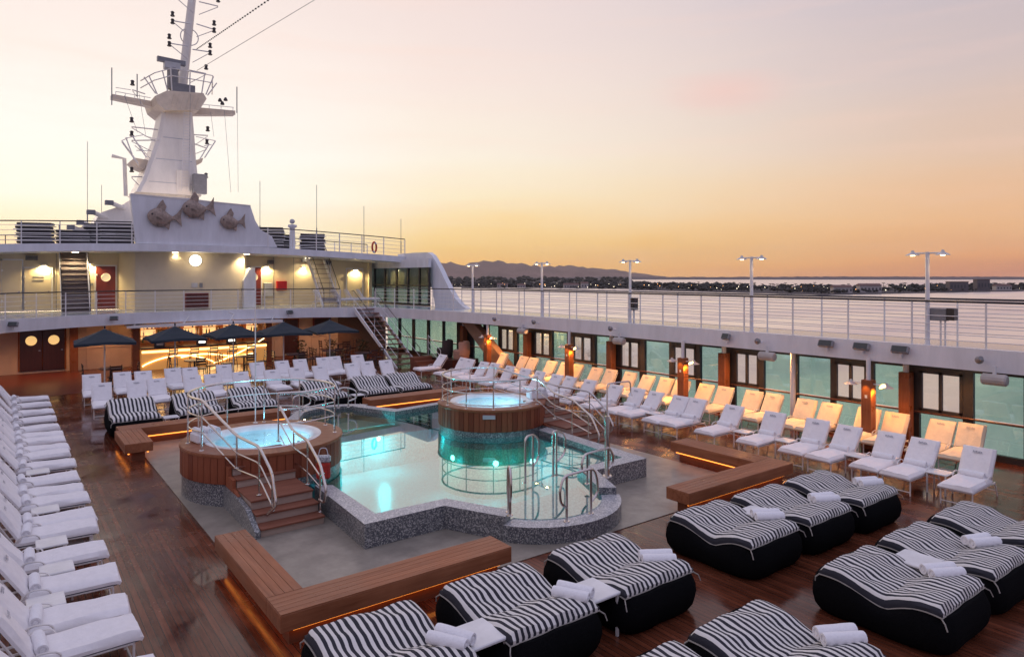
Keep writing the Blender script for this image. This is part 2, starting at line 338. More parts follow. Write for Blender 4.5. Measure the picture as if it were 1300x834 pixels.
    def ico(s, c, r, sub=1, sq=(1, 1, 1), jit=0.):
        b = bmesh.new(); bmesh.ops.create_icosphere(b, subdivisions=sub, radius=1)
        vs = [Vector(c)+Vector((v.co.x*sq[0], v.co.y*sq[1], v.co.z*sq[2]))*r*(1+random.uniform(-jit, jit)) for v in b.verts]
        b.verts.index_update(); fs = [tuple(v.index for v in f.verts) for f in b.faces]; b.free(); return s.add(vs, fs)
    def build(s, name, m, parent=None, smooth=False, loc=None):
        me = bpy.data.meshes.new(name); me.from_pydata(s.v, [], s.f); me.materials.append(m)
        if smooth:
            me.polygons.foreach_set('use_smooth', [True]*len(me.polygons))
            try: me.set_sharp_from_angle(angle=R(40))
            except Exception: pass
        o = bpy.data.objects.new(name, me); col.objects.link(o)
        if parent is not None: o.parent = parent
        if loc is not None: o.location = loc
        b = bmesh.new(); b.from_mesh(me); bmesh.ops.recalc_face_normals(b, faces=b.faces); b.to_mesh(me); b.free()
        return o
def tag(o, label=None, cat=None, group=None, kind=None):
    if label: o['label'] = label
    if cat: o['category'] = cat
    if group: o['group'] = group
    if kind: o['kind'] = kind
    return o
def empty(name, loc, rz=0, label=None, cat=None, group=None):
    o = bpy.data.objects.new(name, None); o.empty_display_size = .2; o.location = loc; o.rotation_euler = (0, 0, rz); col.objects.link(o)
    return tag(o, label, cat, group)
def kids(o): return KID.get(o.name, [])
def copy_tree(o, parent=None):
    c = o.copy(); col.objects.link(c)
    if parent is not None: c.parent = parent
    for ch in list(o.children): copy_tree(ch, c)
    return c
def place(proto, first, loc, rz, label, group=None):
    o = proto if first else copy_tree(proto)
    o.location = loc; o.rotation_euler = (0, 0, rz); o['label'] = label
    if group: o['group'] = group
    return o
def dup(o, loc=None, rz=None):
    c = o.copy(); col.objects.link(c)
    if loc is not None: c.location = loc
    if rz is not None: c.rotation_euler = (0, 0, rz)
    return c
ORD = ['nearest', 'second', 'third', 'fourth', 'fifth', 'sixth', 'seventh', 'eighth', 'ninth', 'tenth', 'eleventh', 'twelfth', 'thirteenth', 'fourteenth', 'fifteenth', 'sixteenth', 'seventeenth', 'eighteenth', 'nineteenth', 'twentieth', 'twenty-first', 'twenty-second', 'twenty-third', 'twenty-fourth', 'twenty-fifth']
def nth(i, last=None, first='first'): return first if i == 0 else ORD[i]
def light(kind, loc, energy, color, size=.1, aim=None, spot=None, blend=.6, parent=None):
    l = bpy.data.lights.new('lamp_light', kind); l.energy = energy; l.color = color
    if kind == 'AREA': l.size = size
    else: l.shadow_soft_size = size
    if kind == 'SPOT': l.spot_size = R(spot or 90); l.spot_blend = blend
    o = bpy.data.objects.new('lamp_light', l); col.objects.link(o); o.location = loc
    if aim is not None: o.rotation_euler = (Vector(aim)-Vector(loc)).to_track_quat('-Z', 'Y').to_euler()
    if parent is not None:
        o.parent = parent
    return o
WARM = (1., .62, .28); ORANGE = (1., .36, .07); CREAMY = (1., .78, .45)

# ================================================================== SETTING
def sea_mat():
    m, t, g = glassy('sea_water', (0, 0, 0), (.74, .97), .30)
    g.inputs[0].default_value = (1., .93, .86, 1)
    d = t.nodes.new('ShaderNodeBsdfDiffuse'); d.inputs[0].default_value = (.92, .80, .70, 1)
    mx = [n for n in t.nodes if n.type == 'MIX_SHADER'][0]; t.links.new(d.outputs[0], mx.inputs[1])
    cc = t.nodes.new('ShaderNodeTexCoord'); m2_ = t.nodes.new('ShaderNodeMapping'); m2_.inputs['Rotation'].default_value = (0, 0, YAW); m2_.inputs['Scale'].default_value = (.0012, .009, 1)
    n3 = t.nodes.new('ShaderNodeTexNoise'); n3.inputs['Scale'].default_value = 1.; n3.inputs['Detail'].default_value = 6; n3.inputs['Roughness'].default_value = .6
    t.links.new(cc.outputs['Object'], m2_.inputs[0]); t.links.new(m2_.outputs[0], n3.inputs['Vector'])
    for sock, lo, hi in ((g.inputs[0], (.80, .74, .78), (1., .94, .86)), (d.inputs[0], (.70, .60, .58), (.98, .86, .72))):  # pink and gold sky reflection streaks put into the water colour
        r = t.nodes.new('ShaderNodeValToRGB'); r.color_ramp.elements[0].position = .38; r.color_ramp.elements[1].position = .6; r.color_ramp.elements[0].color = (*lo, 1); r.color_ramp.elements[1].color = (*hi, 1)
        t.links.new(n3.outputs['Fac'], r.inputs[0]); t.links.new(r.outputs[0], sock)
    n = t.nodes.new('ShaderNodeTexNoise'); n.inputs['Scale'].default_value = .5; n.inputs['Detail'].default_value = 5
    c = t.nodes.new('ShaderNodeTexCoord'); t.links.new(c.outputs['Object'], n.inputs['Vector'])
    b = t.nodes.new('ShaderNodeBump'); b.inputs['Strength'].default_value = .25; b.inputs['Distance'].default_value = .3
    t.links.new(n.outputs['Fac'], b.inputs['Height']); t.links.new(b.outputs[0], g.inputs['Normal'])
    return m
SEA = -22.6
tag(MB().add([(-30000, -30000, SEA), (30000, -30000, SEA), (30000, 45000, SEA), (-30000, 45000, SEA)], [(0, 1, 2, 3)]).build('sea', sea_mat()), kind='structure')

def azpt(px, dist, z):
    k = (px-650)/864.; return Vector((dist*(FW[0]+k*RT[0]), dist*(FW[1]+k*RT[1]), z))
def ridge(name, prof, dist, depth, m, label_kind='structure', jit=.0, step=4):
    """range of hills: prof = (bearing as photo x, height above sea)"""
    pts = []
    x = prof[0][0]
    while x <= prof[-1][0]:
        for (a, ha), (b, hb) in zip(prof, prof[1:]):
            if a <= x <= b: h = ha+(hb-ha)*(x-a)/(b-a); break
        pts.append((x, max(.5, h*(1+random.uniform(-jit, jit))))); x += step
    vs = []; fs = []; rows = [(0, 0), (.25, .55), (.5, 1.), (.8, .8), (1., 0)]
    for (x, h) in pts:
        for (d, hh) in rows:
            p = azpt(x, dist+depth*d, SEA+h*hh*(1+random.uniform(-.06, .06) if 0 < hh < 1 else 1)); vs.append(p)
    R_ = len(rows)
    for i in range(len(pts)-1):
        for k in range(R_-1): fs.append((i*R_+k, (i+1)*R_+k, (i+1)*R_+k+1, i*R_+k+1))
    return tag(MB().add(vs, fs).build(name, m, smooth=True), kind=label_kind)
hill_m = mat('hill_ground', (.20, .12, .10), .95, noise=(.002, .3))
land_m = mat('land_ground', (.05, .04, .045), .95, noise=(.01, .3))
far_m = mat('far_shore_ground', (.085, .06, .075), .95, noise=(.002, .25))
pxh = lambda dist, dy: dy*dist/864.      # metres that dy photo pixels cover at dist
D = 14000
mprof = [(380, 30), (520, 40), (540, 44), (562, 39), (575, 42), (590, 38), (602, 41), (612, 42.5), (628, 42), (640, 41), (650, 39.5), (662, 38.5), (675, 37), (700, 36), (715, 38), (735, 35), (760, 33.5), (790, 31), (815, 27.5), (850, 24.0)]
ridge('mountains', [(x, pxh(D, (v-23.5)*1.22)+22) for x, v in mprof], D, 2600, hill_m, jit=.12, step=6)
D = 7500
ridge('far_shore', [(340, pxh(D, 1.2)), (560, pxh(D, 1.0)), (800, pxh(D, 3.8)+0), (900, pxh(D, 3.4)), (1100, pxh(D, 4.2)), (1320, pxh(D, 3.6)), (1500, pxh(D, 3))], D, 1500, far_m, jit=.1, step=6)
# the low spit of town and palm groves
def shore(x):   # distance of the near waterline for a bearing
    y = 366 if x < 560 else 366+(x-560)*.012 if x < 820 else 369+(x-820)*.026 if x < 1050 else 375-(x-1050)*.020
    return 864*27/(y-352)
vs = []; fs = []; xs = list(range(300, 1480, 10))
for x in xs:
    d0 = shore(x)*random.uniform(.99, 1.01); d1 = d0*1.65 if x > 800 else 13500
    for q, h in ((0, -1), (.03, 1.2), (.5, 2.2), (.97, 1.5), (1, -1)): vs.append(azpt(x, d0+(d1-d0)*q, SEA+h))
for i in range(len(xs)-1):
    for k in range(4): fs.append((i*5+k, i*5+5+k, i*5+6+k, i*5+1+k))
tag(MB().add(vs, fs).build('land', land_m), kind='structure')
leaf_m = mat('shore_foliage', (.035, .032, .03), .9, noise=(.1, .4))
tm = MB(); pm = MB()
for i in range(2300):
    x = random.uniform(420, 1330)
    dens = 1 if x < 700 else (.9 if x < 830 else (.55+.35*math.sin(x/23.)))
    if random.random() > dens: continue
    d = shore(x)*(random.uniform(1.03, 1.6) if x > 800 or random.random() < .6 else random.uniform(1.6, 4.)); b = azpt(x, d, SEA+1.5); hgt = random.uniform(4, 9.5)*d/1500
    for k in range(random.randint(3, 5)):
        tm.ico(b+Vector((random.uniform(-6, 6), random.uniform(-6, 6), hgt*random.uniform(.35, .8))), hgt*random.uniform(.28, .5), 1, (1.4, 1.4, .8), .28)
for i in range(130):                         # palms standing over the groves
    x = random.choice([random.uniform(560, 700), random.uniform(700, 990), random.uniform(900, 1300)])
    d = shore(x)*random.uniform(1.05, 1.35); b = azpt(x, d, SEA+1); h = random.uniform(9, 15)
    pm.tube([b, b+Vector((random.uniform(-1, 1), 0, h))], .4, 4)
    for k in range(7):
        a = k*.9+random.random(); t0 = b+Vector((0, 0, h)); pm.tube([t0, t0+Vector((2.2*math.cos(a), 2.2*math.sin(a), .9)), t0+Vector((3.9*math.cos(a), 3.9*math.sin(a), -1.2))], .55, 3, r2=.12)
tag(tm.build('shore_trees', leaf_m), 'dark mass of trees along the low far shore', 'trees', kind='stuff')
tag(pm.build('shore_palms', leaf_m), 'palm silhouettes standing above the groves of the far shore', 'palms', kind='stuff')
house_m = mat('shore_house_wall', (.42, .38, .38), .8); house_d = mat('shore_block_wall', (.13, .11, .12), .8)
roofm = mat('shore_roof', (.16, .09, .08), .8); win_m = mat('shore_window', (.05, .05, .06), .3)
bl = [(571, 14, 7, 'low white shore house left of the first lamp post'), (638, 26, 8, 'pale shore building between the first two lamp posts'), (662, 20, 7, 'small pale house just left of the second lamp post'), (725, 34, 9, 'long pale shed on the shore right of the second lamp post'), (742, 16, 12, 'white gabled house under the far end of the mountains'), (1068, 30, 10, 'pale pair of shore buildings left of the big lamp post'), (1103, 36, 12, 'broad whitish waterfront block left of the near lamp post'), (1215, 34, 17, 'dark flat block among trees right of the near lamp post'), (1246, 24, 21, 'tallest dark building on the right part of the shore'), (1272, 30, 9, 'low grey building at the right end of the shore')]
for (x, wd, h, lb) in bl:
    d = shore(x)*1.06; c = azpt(x, d, SEA+1.2); dark = 'dark' in lb
    e = empty('shore_building', c, -YAW, lb, 'building', 'buildings on the far shore')
    MB().box((-wd/2, -6, 0), (wd/2, 6, h)).build('wall', house_d if dark else house_m, e)
    if dark: MB().box((-wd/2-.5, -6.5, h), (wd/2+.5, 6.5, h+1)).build('roof', roofm, e)
    else: MB().add([(-wd/2-1, -7, h), (wd/2+1, -7, h), (wd/2+1, 7, h), (-wd/2-1, 7, h), (-wd/2, 0, h+3.5), (wd/2, 0, h+3.5)], [(0, 1, 5, 4), (2, 3, 4, 5), (0, 4, 3), (1, 2, 5), (0, 3, 2, 1)]).build('roof', roofm, e)
    wr = None
    for q in range(int(wd//6)):
        o = MB().box((-wd/2+2+q*6, -6.15, h*.35), (-wd/2+5+q*6, -5.95, h*.7)).build('window', win_m, e)
m = MB()
tl = MB(); to = MB()
for i in range(95):
    x = random.triangular(540, 1300, 600) if i < 75 else random.uniform(780, 1300)
    d = shore(x)*random.uniform(1.0, 1.3); p = azpt(x, d*.995, SEA+random.uniform(4, 11))
    (tl if random.random() < .6 else to).ico(p, random.uniform(.4, .9)*d/1700, 1)
tag(tl.build('shore_lights', emitm('shore_light_pale', (1., .85, .6), 5)), 'scatter of pale town lights along the far shore', 'lights', kind='stuff')
tag(to.build('shore_street_lights', emitm('shore_light_orange', (1., .45, .15), 5)), 'scatter of orange town lights along the far shore', 'lights', kind='stuff')

# ------------------------------------------------------------------ decks
DZ = 2.72                                   # promenade level
def rectdeck(name, x0, y0, x1, y1, z, m, th=.05): return tag(MB().box((x0, y0, z-th), (x1, y1, z)).build(name, m), kind='structure')
HX0, HX1, HY0, HY1 = 5.0, 11.06, 10.5, 18.4
def holed(name, x0, y0, x1, y1, z, th, m):
    a = MB()
    for b in ((x0, y0, HX0, y1), (HX1, y0, x1, y1), (HX0, y0, HX1, HY0), (HX0, HY1, HX1, y1)): a.box((b[0], b[1], z-th), (b[2], b[3], z))
    return tag(a.build(name, m), kind='structure')
holed('pool_deck', -3, -4, 19.0, 38.3, 0, .3, deck_m)
grey_floor = mat('grey_pool_surround', (.27, .235, .195), .34, noise=(2.4, .26), bump=.12)
holed('pool_surround', 2.84, 8.35, 12.9, 20.9, .012, .008, grey_floor)
MB_h = MB().box((-3.4, -6, SEA-3), (20.6, 75, -1.6)); tag(MB_h.build('ship_hull', white_paint), 'white hull of the ship below the pool deck', 'hull', kind='structure')
# drain in the surround
e = empty('floor_drain', (6.35, 9.0, .016), 0, 'dark round drain in the grey floor beside the pool corner', 'drain')
MB().lathe([(.0, .0), (.16, 0), (.16, .006), (0, .006)], n=20).build('grate', dark_metal, e)

# inner edge of the balcony and promenades (plan)
EDGE = [(-1.7, -3), (-1.7, 22), (-1.3, 28), (-.7, 31), (.2, 33), (2.4, 34.6), (5, 35.7), (9, 36.3), (13.4, 35.7), (14.8, 34.9), (15.0, 34.7), (16.4, 34.5), (17.0, 32), (17.5, 28.5), (17.85, 25), (18, 21), (18, 12), (18, 3), (18, -4)]
OUT = [(-3.4, -3), (-3.4, 22), (-3.4, 28), (-3.4, 36), (-3.4, 41), (2, 41.4), (5, 41.4), (9, 41.4), (13.4, 41.4), (15, 41.4), (16, 41.4), (20.4, 41.4), (20.4, 34), (20.4, 30), (20.4, 25), (20.4, 21), (20.4, 12), (20.4, 3), (20.4, -4)]
prom_m = mat('promenade_paint', (.34, .38, .44), .18, noise=(2., .12))
fas = []
inn = []; inn2 = []
for i, p in enumerate(EDGE):
    a = Vector(EDGE[max(0, i-1)]); b = Vector(EDGE[min(len(EDGE)-1, i+1)]); d = (b-a).normalized(); nrm = Vector((-d.y, d.x))
    inn.append(tuple(Vector(p)+nrm*.16)); inn2.append(tuple(Vector(p)+nrm*.13))
tag(MB().ribbon(OUT, inn2, DZ-.16, DZ-.01).build('promenade_deck', prom_m), kind='structure')
tag(MB().ribbon(EDGE, inn, 2.24, DZ+.03).build('promenade_edge', white_paint), kind='structure')
ceil_m = mat('underdeck_paint', (.50, .38, .28), .6)
tag(MB().ribbon(OUT, inn2, 2.45, 2.5).build('promenade_ceiling', ceil_m), kind='structure')

# ------------------------------------------------------------------ railings
def rail_path(path, z0, h, name, label, group=None, nbars=5, post_every=1.12, posts_w=.022, cap=dark_metal, barm=white_metal, cat='railing', capr=.028, zf=None):
    """a railing: each post and each bar a part"""
    r = empty(name, (path[0][0], path[0][1], z0), 0, label, cat, group)
    zf = zf or (lambda x: 0)
    o = Vector((path[0][0], path[0][1], 0)); P_ = [Vector((x, y, zf(x)))-o for x, y in path]
    for k in range(nbars):
        z = h*(k+.8)/(nbars+.6); MB().tube([(p.x, p.y, p.z+z) for p in P_], .011, 5).build('bar', barm, r)
    MB().tube([(p.x, p.y, p.z+h) for p in P_], capr, 6).build('handrail', cap, r)
    proto = None; acc = 0.; L_ = [(a, b, (b-a).length) for a, b in zip(P_, P_[1:])]; tot = sum(l for _, _, l in L_); n = max(1, round(tot/post_every))
    for i in range(n+1):
        s = tot*i/n
        for a, b, l in L_:
            if s <= l+1e-6: q = a+(b-a)*(s/l if l else 0); break
            s -= l
        if proto is None: proto = MB().box((-posts_w, -posts_w, 0), (posts_w, posts_w, h-.02)).build('post', barm, r); proto.location = q
        else:
            c = dup(proto, q); c.parent = r
    return r
rail_path([(18.08, -2.), (18.08, 21), (17.93, 25), (17.58, 28.4), (17.08, 31.9), (16.5, 34.4)], DZ+.03, 1.07, 'promenade_railing', 'long dark topped railing along the inner edge of the right upper deck', nbars=5, post_every=1.62, posts_w=.017)
rail_path([(20.25, -2.), (20.25, 31.5)], DZ, 1.1, 'bulwark_railing', 'outer dark topped railing of the right upper deck facing the sea', nbars=5, post_every=1.9, posts_w=.017)
rail_path([(-1.3, 28), (-.7, 31), (.2, 33.05), (2.4, 34.65), (5, 35.75), (9, 36.35), (13.4, 35.75), (14.7, 35.0)], DZ+.03, 1.02, 'balcony_railing', 'curved railing of the balcony above the bar', nbars=5, post_every=1.3)
# ------------------------------------------------------------------ BENCHES round the pool
led_m = emitm('led_strip', (1., .30, .05), 2.6)
plinth_m = wood('plinth_teak', (.16, .06, .03), (.24, .09, .05), .45, axis='X')
def bench(label, segs, led):
    """segs: list of (x0,y0,x1,y1) seat slabs, led: list of rectangles of the glowing plinth"""
    r = empty('pool_bench', (segs[0][0], segs[0][1], 0), 0, label, 'bench', 'teak benches round the pool')
    ox, oy = segs[0][0], segs[0][1]
    for (x0, y0, x1, y1, ax) in segs:
        st = MB().bbox((x0-ox, y0-oy, .23), (x1-ox, y1-oy, .44), .008).build('seat', bench_m if ax == 'X' else bench_y, r)
        # slats on top, run lengthwise, joints recessed
        if ax == 'X': n = max(2, round((y1-y0)/.115)); w_ = (y1-y0)/n
        else: n = max(2, round((x1-x0)/.115)); w_ = (x1-x0)/n
        for k in range(n):
            if ax == 'X': b = ((x0-ox+.004, y0-oy+k*w_+.003, .438), (x1-ox-.004, y0-oy+(k+1)*w_-.003, .452))
            else: b = ((x0-ox+k*w_+.003, y0-oy+.004, .438), (x0-ox+(k+1)*w_-.003, y1-oy-.004, .452))
            MB().box(*b).build('slat', bench_m if ax == 'X' else bench_y, st)
        i = .15
        MB().box((x0-ox+i, y0-oy+i, .0), (x1-ox-i, y1-oy-i, .232)).build('plinth', plinth_m, r)
    for (x0, y0, x1, y1) in led:
        MB().box((x0-ox, y0-oy, .185), (x1-ox, y1-oy, .228)).build('light_strip', led_m, r)
    return r
bench('teak corner bench at the front left of the pool', [(2.62, 7.98, 6.0, 8.52, 'X'), (2.62, 8.523, 3.08, 11.05, 'Y')],
      [(2.73, 8.12, 2.76, 10.9), (2.80, 8.07, 5.85, 8.10)])
bench('teak corner bench at the front right of the pool', [(10.05, 7.98, 13.5, 8.52, 'X'), (12.9, 8.523, 13.5, 10.8, 'Y')],
      [(10.15, 8.07, 13.3, 8.10), (12.98, 8.6, 13.01, 10.7), (10.2, 8.40, 12.9, 8.43), (13.40, 8.1, 13.43, 10.7)])
bench('teak corner bench at the back left of the pool', [(2.45, 20.1, 6.9, 20.7, 'X'), (2.35, 18.3, 2.95, 20.097, 'Y')],
      [(2.43, 18.4, 2.46, 20.6), (2.84, 18.4, 2.87, 20.05), (3.0, 20.19, 6.8, 20.22)])
bench('teak bench at the back right of the pool', [(9.5, 20.2, 13.5, 20.8, 'X')], [(9.6, 20.28, 13.4, 20.31)])

# ------------------------------------------------------------------ POOL
PX, FY, BY = 8.03, 10.2, 18.7
def arcp(cx, cy, r, a0, a1, n): return [(cx+r*math.cos(R(a0+(a1-a0)*i/n)), cy+r*math.sin(R(a0+(a1-a0)*i/n))) for i in range(n+1)]
pool = empty('swimming_pool', (PX, 14.45, 0), 0, 'swimming pool with turquoise water and grey mosaic coping between two round tubs', 'pool')
def P0(pts): return [(x-PX, y-14.45) for x, y in pts]
WZ = .30
# floor and walls of the basin (the deck is cut by the water: bottom sits just above the deck sheet and reads as depth through colour)
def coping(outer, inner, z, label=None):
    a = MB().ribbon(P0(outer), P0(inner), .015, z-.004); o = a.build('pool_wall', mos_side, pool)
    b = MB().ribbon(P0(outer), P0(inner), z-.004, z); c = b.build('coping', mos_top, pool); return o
cw = .34
fl_out = [(4.82, 12.7), (4.7, FY), (6.2, FY), (6.72, 9.12)]; fl_in = [(5.1, 12.5), (5.06, FY+.36), (6.42, FY+.32), (6.98, 9.32)]
coping(fl_out, fl_in, .42)
mir = lambda pts: [(2*PX-x, y) for x, y in pts]
fr_out = [(11.62, 13.9), (11.38, FY), (9.86, FY), (9.34, 9.12)]; fr_in = [(11.25, 13.8), (11.0, FY+.36), (9.62, FY+.32), (9.08, 9.32)]
coping(fr_out, fr_in, .42)
fb = lambda pts: [(x, 28.9-y) for x, y in pts]
coping([(4.7, 16.3), (4.7, BY), (6.2, BY), (6.9, 19.8)], [(5.05, 16.3), (5.06, BY-.36), (6.42, BY-.32), (7.1, 19.6)], .42)
coping([(11.38, 16.6), (11.38, BY+.1), (9.6, BY-.15), (8.95, 19.9)], [(11.0, 16.6), (11.0, BY-.26), (9.35, BY-.5), (8.7, 19.7)], .42)
# rings: low curved ledges front and back
coping(arcp(PX, 9.95, 1.60, 212, 328, 22)[::1], arcp(PX, 9.95, 1.20, 212, 328, 22), .29)
coping(arcp(PX, 19.0, 1.5, 35, 145, 16), arcp(PX, 19.0, 1.15, 35, 145, 16), .40)
# water: main rectangle + both rings as one sheet
wat = [(5.04, 12.5), (5.06, FY+.34), (6.42, FY+.31), (6.8, 9.2)]+arcp(PX, 9.95, 1.24, 214, 326, 18)+[(9.26, 9.2), (9.64, FY+.31), (11.02, FY+.34), (11.2, 13.8), (11.02, BY-.28), (9.36, BY-.45), (8.75, 19.7)]+arcp(PX, 19.0, 1.18, 40, 140, 12)+[(7.05, 19.6), (6.42, BY-.31), (5.04, BY-.34)]
MB().box((HX0-PX-.1, HY0-14.45-.1, -1.35), (HX1-PX+.1, HY1-14.45+.1, -1.25)).build('pool_floor', pool_tile, pool)
for (a, b, c, d, zt) in ((HX0-.04, HY0-.08, HX0+.05, HY1+.08, .25), (HX1-.05, HY0-.08, HX1+.04, HY1+.08, .25), (HX0+.05, HY0-.08, HX1-.05, HY0-.003, .016), (HX0+.05, HY1+.003, HX1-.05, HY1+.08, .016)):
    MB().box((a-PX, b-14.45, -1.25), (c-PX, d-14.45, zt)).build('basin_wall', pool_tile, pool)
shal = mosaic('shallow_tile', (.45, .47, .47), (.55, .57, .56), (.66, .66, .64), 34)
MB().prism(P0([(6.3, HY0), (6.8, 9.2)]+arcp(PX, 9.95, 1.24, 214, 326, 18)+[(9.26, 9.2), (9.76, HY0)]), .014, .03).build('shallow_ledge', shal, pool)
MB().prism(P0([(9.76, HY1), (8.75, 19.7)]+arcp(PX, 19.0, 1.18, 40, 140, 12)+[(7.05, 19.6), (6.3, HY1)]), .014, .03).build('shallow_ledge', shal, pool)
def poolfloor(): pass
wsheet = MB().add([(x, y, WZ) for x, y in P0(wat)], [tuple(range(len(wat)))]).build('water', water_m, pool)
for (x, y, z, ax, ay, e_) in [(6.2, 18.38, -.35, 0, -1, 190), (7.5, 18.38, -.35, 0, -1, 210), (8.9, 18.38, -.35, 0, -1, 210), (10.02, 14.0, -.3, -.55, -.83, 80), (9.44, 15.1, -.3, -1, -.2, 60), (10.9, 13.6, -.3, -.6, -.8, 40)]:
    o = MB().lathe([(0, -.015), (.06, -.015), (.075, 0)], n=14).build('underwater_light', emitm('pool_lamp', (.75, 1., .92), 5), pool)
    o.location = (x-PX+ax*.02, y-14.45+ay*.02, z); o.rotation_euler = Vector((-ax, -ay, 0)).to_track_quat('Z', 'Y').to_euler()
    light('POINT', (x+ax*.42, y+ay*.42, z-.2), e_*.30, (.04, .78, .84), .12)
light('POINT', (6.7, 11.6, -.9), 2.5, (.10, 1., .95), .15)
# ------------------------------------------------------------------ ROUND TUBS
def tub(cx, cy, rad, rb, label, step_x0, step_x1, gap, plaque_a):
    t = empty('hot_tub', (cx, cy, 0), 0, label, 'hot tub', 'round raised hot tubs')
    top = 1.0
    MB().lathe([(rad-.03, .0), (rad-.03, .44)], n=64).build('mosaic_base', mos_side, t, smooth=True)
    MB().lathe([(rad-.03, -1.26), (rad-.03, .0)], n=64).build('underwater_wall', mosaic('green_mosaic', (.06, .30, .22), (.12, .40, .28), (.22, .50, .36)), t, smooth=True)
    MB().lathe([(rad-.05, .42), (rad-.05, top-.05)], n=64).build('drum', stave_d, t, smooth=True)
    ns = 64; s1 = None; s2 = None
    for k in range(ns):
        a = 2*math.pi*k/ns
        if s1 is None:
            hw = math.pi*rad/ns-.004
            s1 = MB().bbox((-hw, -.03, .44), (hw, .0, top-.055), .006).build('stave', stave_m, t); s1.location = (rad*math.cos(a), rad*math.sin(a), 0); s1.rotation_euler = (0, 0, a-math.pi/2)
            s2 = s1.data.copy(); s2.materials.clear(); s2.materials.append(stave_d)
        else:
            c = dup(s1, (rad*math.cos(a), rad*math.sin(a), 0), a-math.pi/2); c.parent = t
            if random.random() < .35: c.data = s2
    MB().lathe([(rb, top-.004), (rad+.015, top-.004), (rad+.02, top-.03), (rad+.01, top-.055), (rad-.05, top-.055)], n=64).build('rim', bench_m, t, smooth=True)
    # wedge boards of the rim
    pr = None; nw = 28
    for k in range(nw):
        a = 2*math.pi*k/nw; h = math.pi/nw*.985
        if pr is None:
            r0, r1 = rb+.02, rad+.005
            pts = [(r0*math.cos(-h), r0*math.sin(-h)), (r1*math.cos(-h), r1*math.sin(-h)), (r1, 0), (r1*math.cos(h), r1*math.sin(h)), (r0*math.cos(h), r0*math.sin(h)), (r0, 0)]
            pr = MB().prism(pts, top-.004, top+.008).build('rim_board', bench_m, t); pr.rotation_euler = (0, 0, a)
        else: c = dup(pr, (0, 0, 0), a); c.parent = t
    MB().lathe([(rb+.03, top+.002), (rb+.02, top+.02), (rb-.03, top+.022), (rb-.12, top+.0), (rb-.22, top-.09), (rb-.3, top-.45), (0, top-.5)], n=48).build('basin', basin_white, t, smooth=True)
    MB().lathe([(0, top-.07), (rb-.2, top-.07)], n=48).build('water', spa_m, t)
    for k in range(10):
        a = k*.63+.2; o = MB().lathe([(0, 0), (.035, 0), (.04, -.01)], n=8).build('jet', grey_metal, t); o.location = ((rb-.34)*math.cos(a), (rb-.34)*math.sin(a), top-.25)
    light('POINT', (cx, cy, top-.2), 16, (.35, .78, 1.), .12)
    light('POINT', (cx+.5, cy+.2, top-.25), 12, (.45, .85, 1.), .1)
    # plaque
    a = plaque_a; o = MB().box((-.16, -.012, -.05), (.16, .012, .05)).build('plaque', light_grey, t); o.location = ((rad+.015)*math.cos(a), (rad+.015)*math.sin(a), .84); o.rotation_euler = (0, 0, a-math.pi/2)
    return t
T1 = (4.52, 14.86); T2 = (10.85, 15.35)
tub(*T1, 1.62, 1.16, 'round wooden hot tub with mosaic base at the left of the pool', 0, 0, 0, R(-8))
tub(*T2, 1.47, 1.12, 'round wooden hot tub at the far right of the pool', 0, 0, 0, R(232))

def steps(label, x0, x1, ylow, yhigh, n, landing, ztop, group):
    """stair up to a tub, climbing along +Y: riser + tread per step; mosaic flank"""
    s = empty('tub_steps', ((x0+x1)/2, ylow, 0), 0, label, 'steps', group)
    w_ = (x1-x0)/2; ys = ylow; k_l = landing; rise = ztop/n
    zs = 0.
    total = yhigh-ylow; land = .62 if landing else 0; run = (total-land)/(n-1)
    y = 0.; prof = []
    for k in range(n):
        z1 = rise*(k+1); d = run+(land if k == k_l else 0)
        if k == n-1: d = .3
        MB().box((-w_, y+.01, 0 if k == 0 else z1-rise-.01), (w_, y+d+.02, z1-.035)).build('riser', riser_m, s)
        MB().bbox((-w_-.01, y-.03, z1-.035), (w_+.01, y+d+.01, z1), .006).build('tread', step_m, s)
        prof.append((y, z1)); y += d
    pts = [(-w_-.1, -.05, 0)]
    for (yy, z) in prof[:k_l+1]: pts += [(-w_-.1, yy-.04, z-.09)]
    fl = [(-w_-.02, -.04, .0), (-w_-.02, y, .0), (-w_-.02, y, .42), (-w_-.02, prof[k_l][0]+land, .42), (-w_-.02, prof[k_l][0]-.02, prof[k_l][1]-.12), (-w_-.02, -.04, prof[0][1]-.04)]
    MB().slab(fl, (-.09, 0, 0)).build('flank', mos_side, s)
    side = [(-w_-.02, prof[k_l][0]+land*.5, .42)]
    up = [(-w_-.02, prof[k_l][0]+.55, .42)]
    for (yy, z) in prof[k_l+1:]: up += [(-w_-.02, yy, z-rise-.0), (-w_-.02, yy, z-.01)]
    up += [(-w_-.02, y, prof[-1][1]-.01), (-w_-.02, y, .42)]
    MB().slab(up, (-.06, 0, 0)).build('side_panel', stave_m, s)
    return s
S1 = steps('wooden steps with mosaic flank climbing to the left hot tub', 3.52, 4.62, 11.72, 13.75, 6, 2, .97, 'wooden tub steps')
S2 = steps('wooden steps on the right side of the far hot tub', 11.75, 12.75, 12.75, 14.7, 6, 2, .97, 'wooden tub steps')

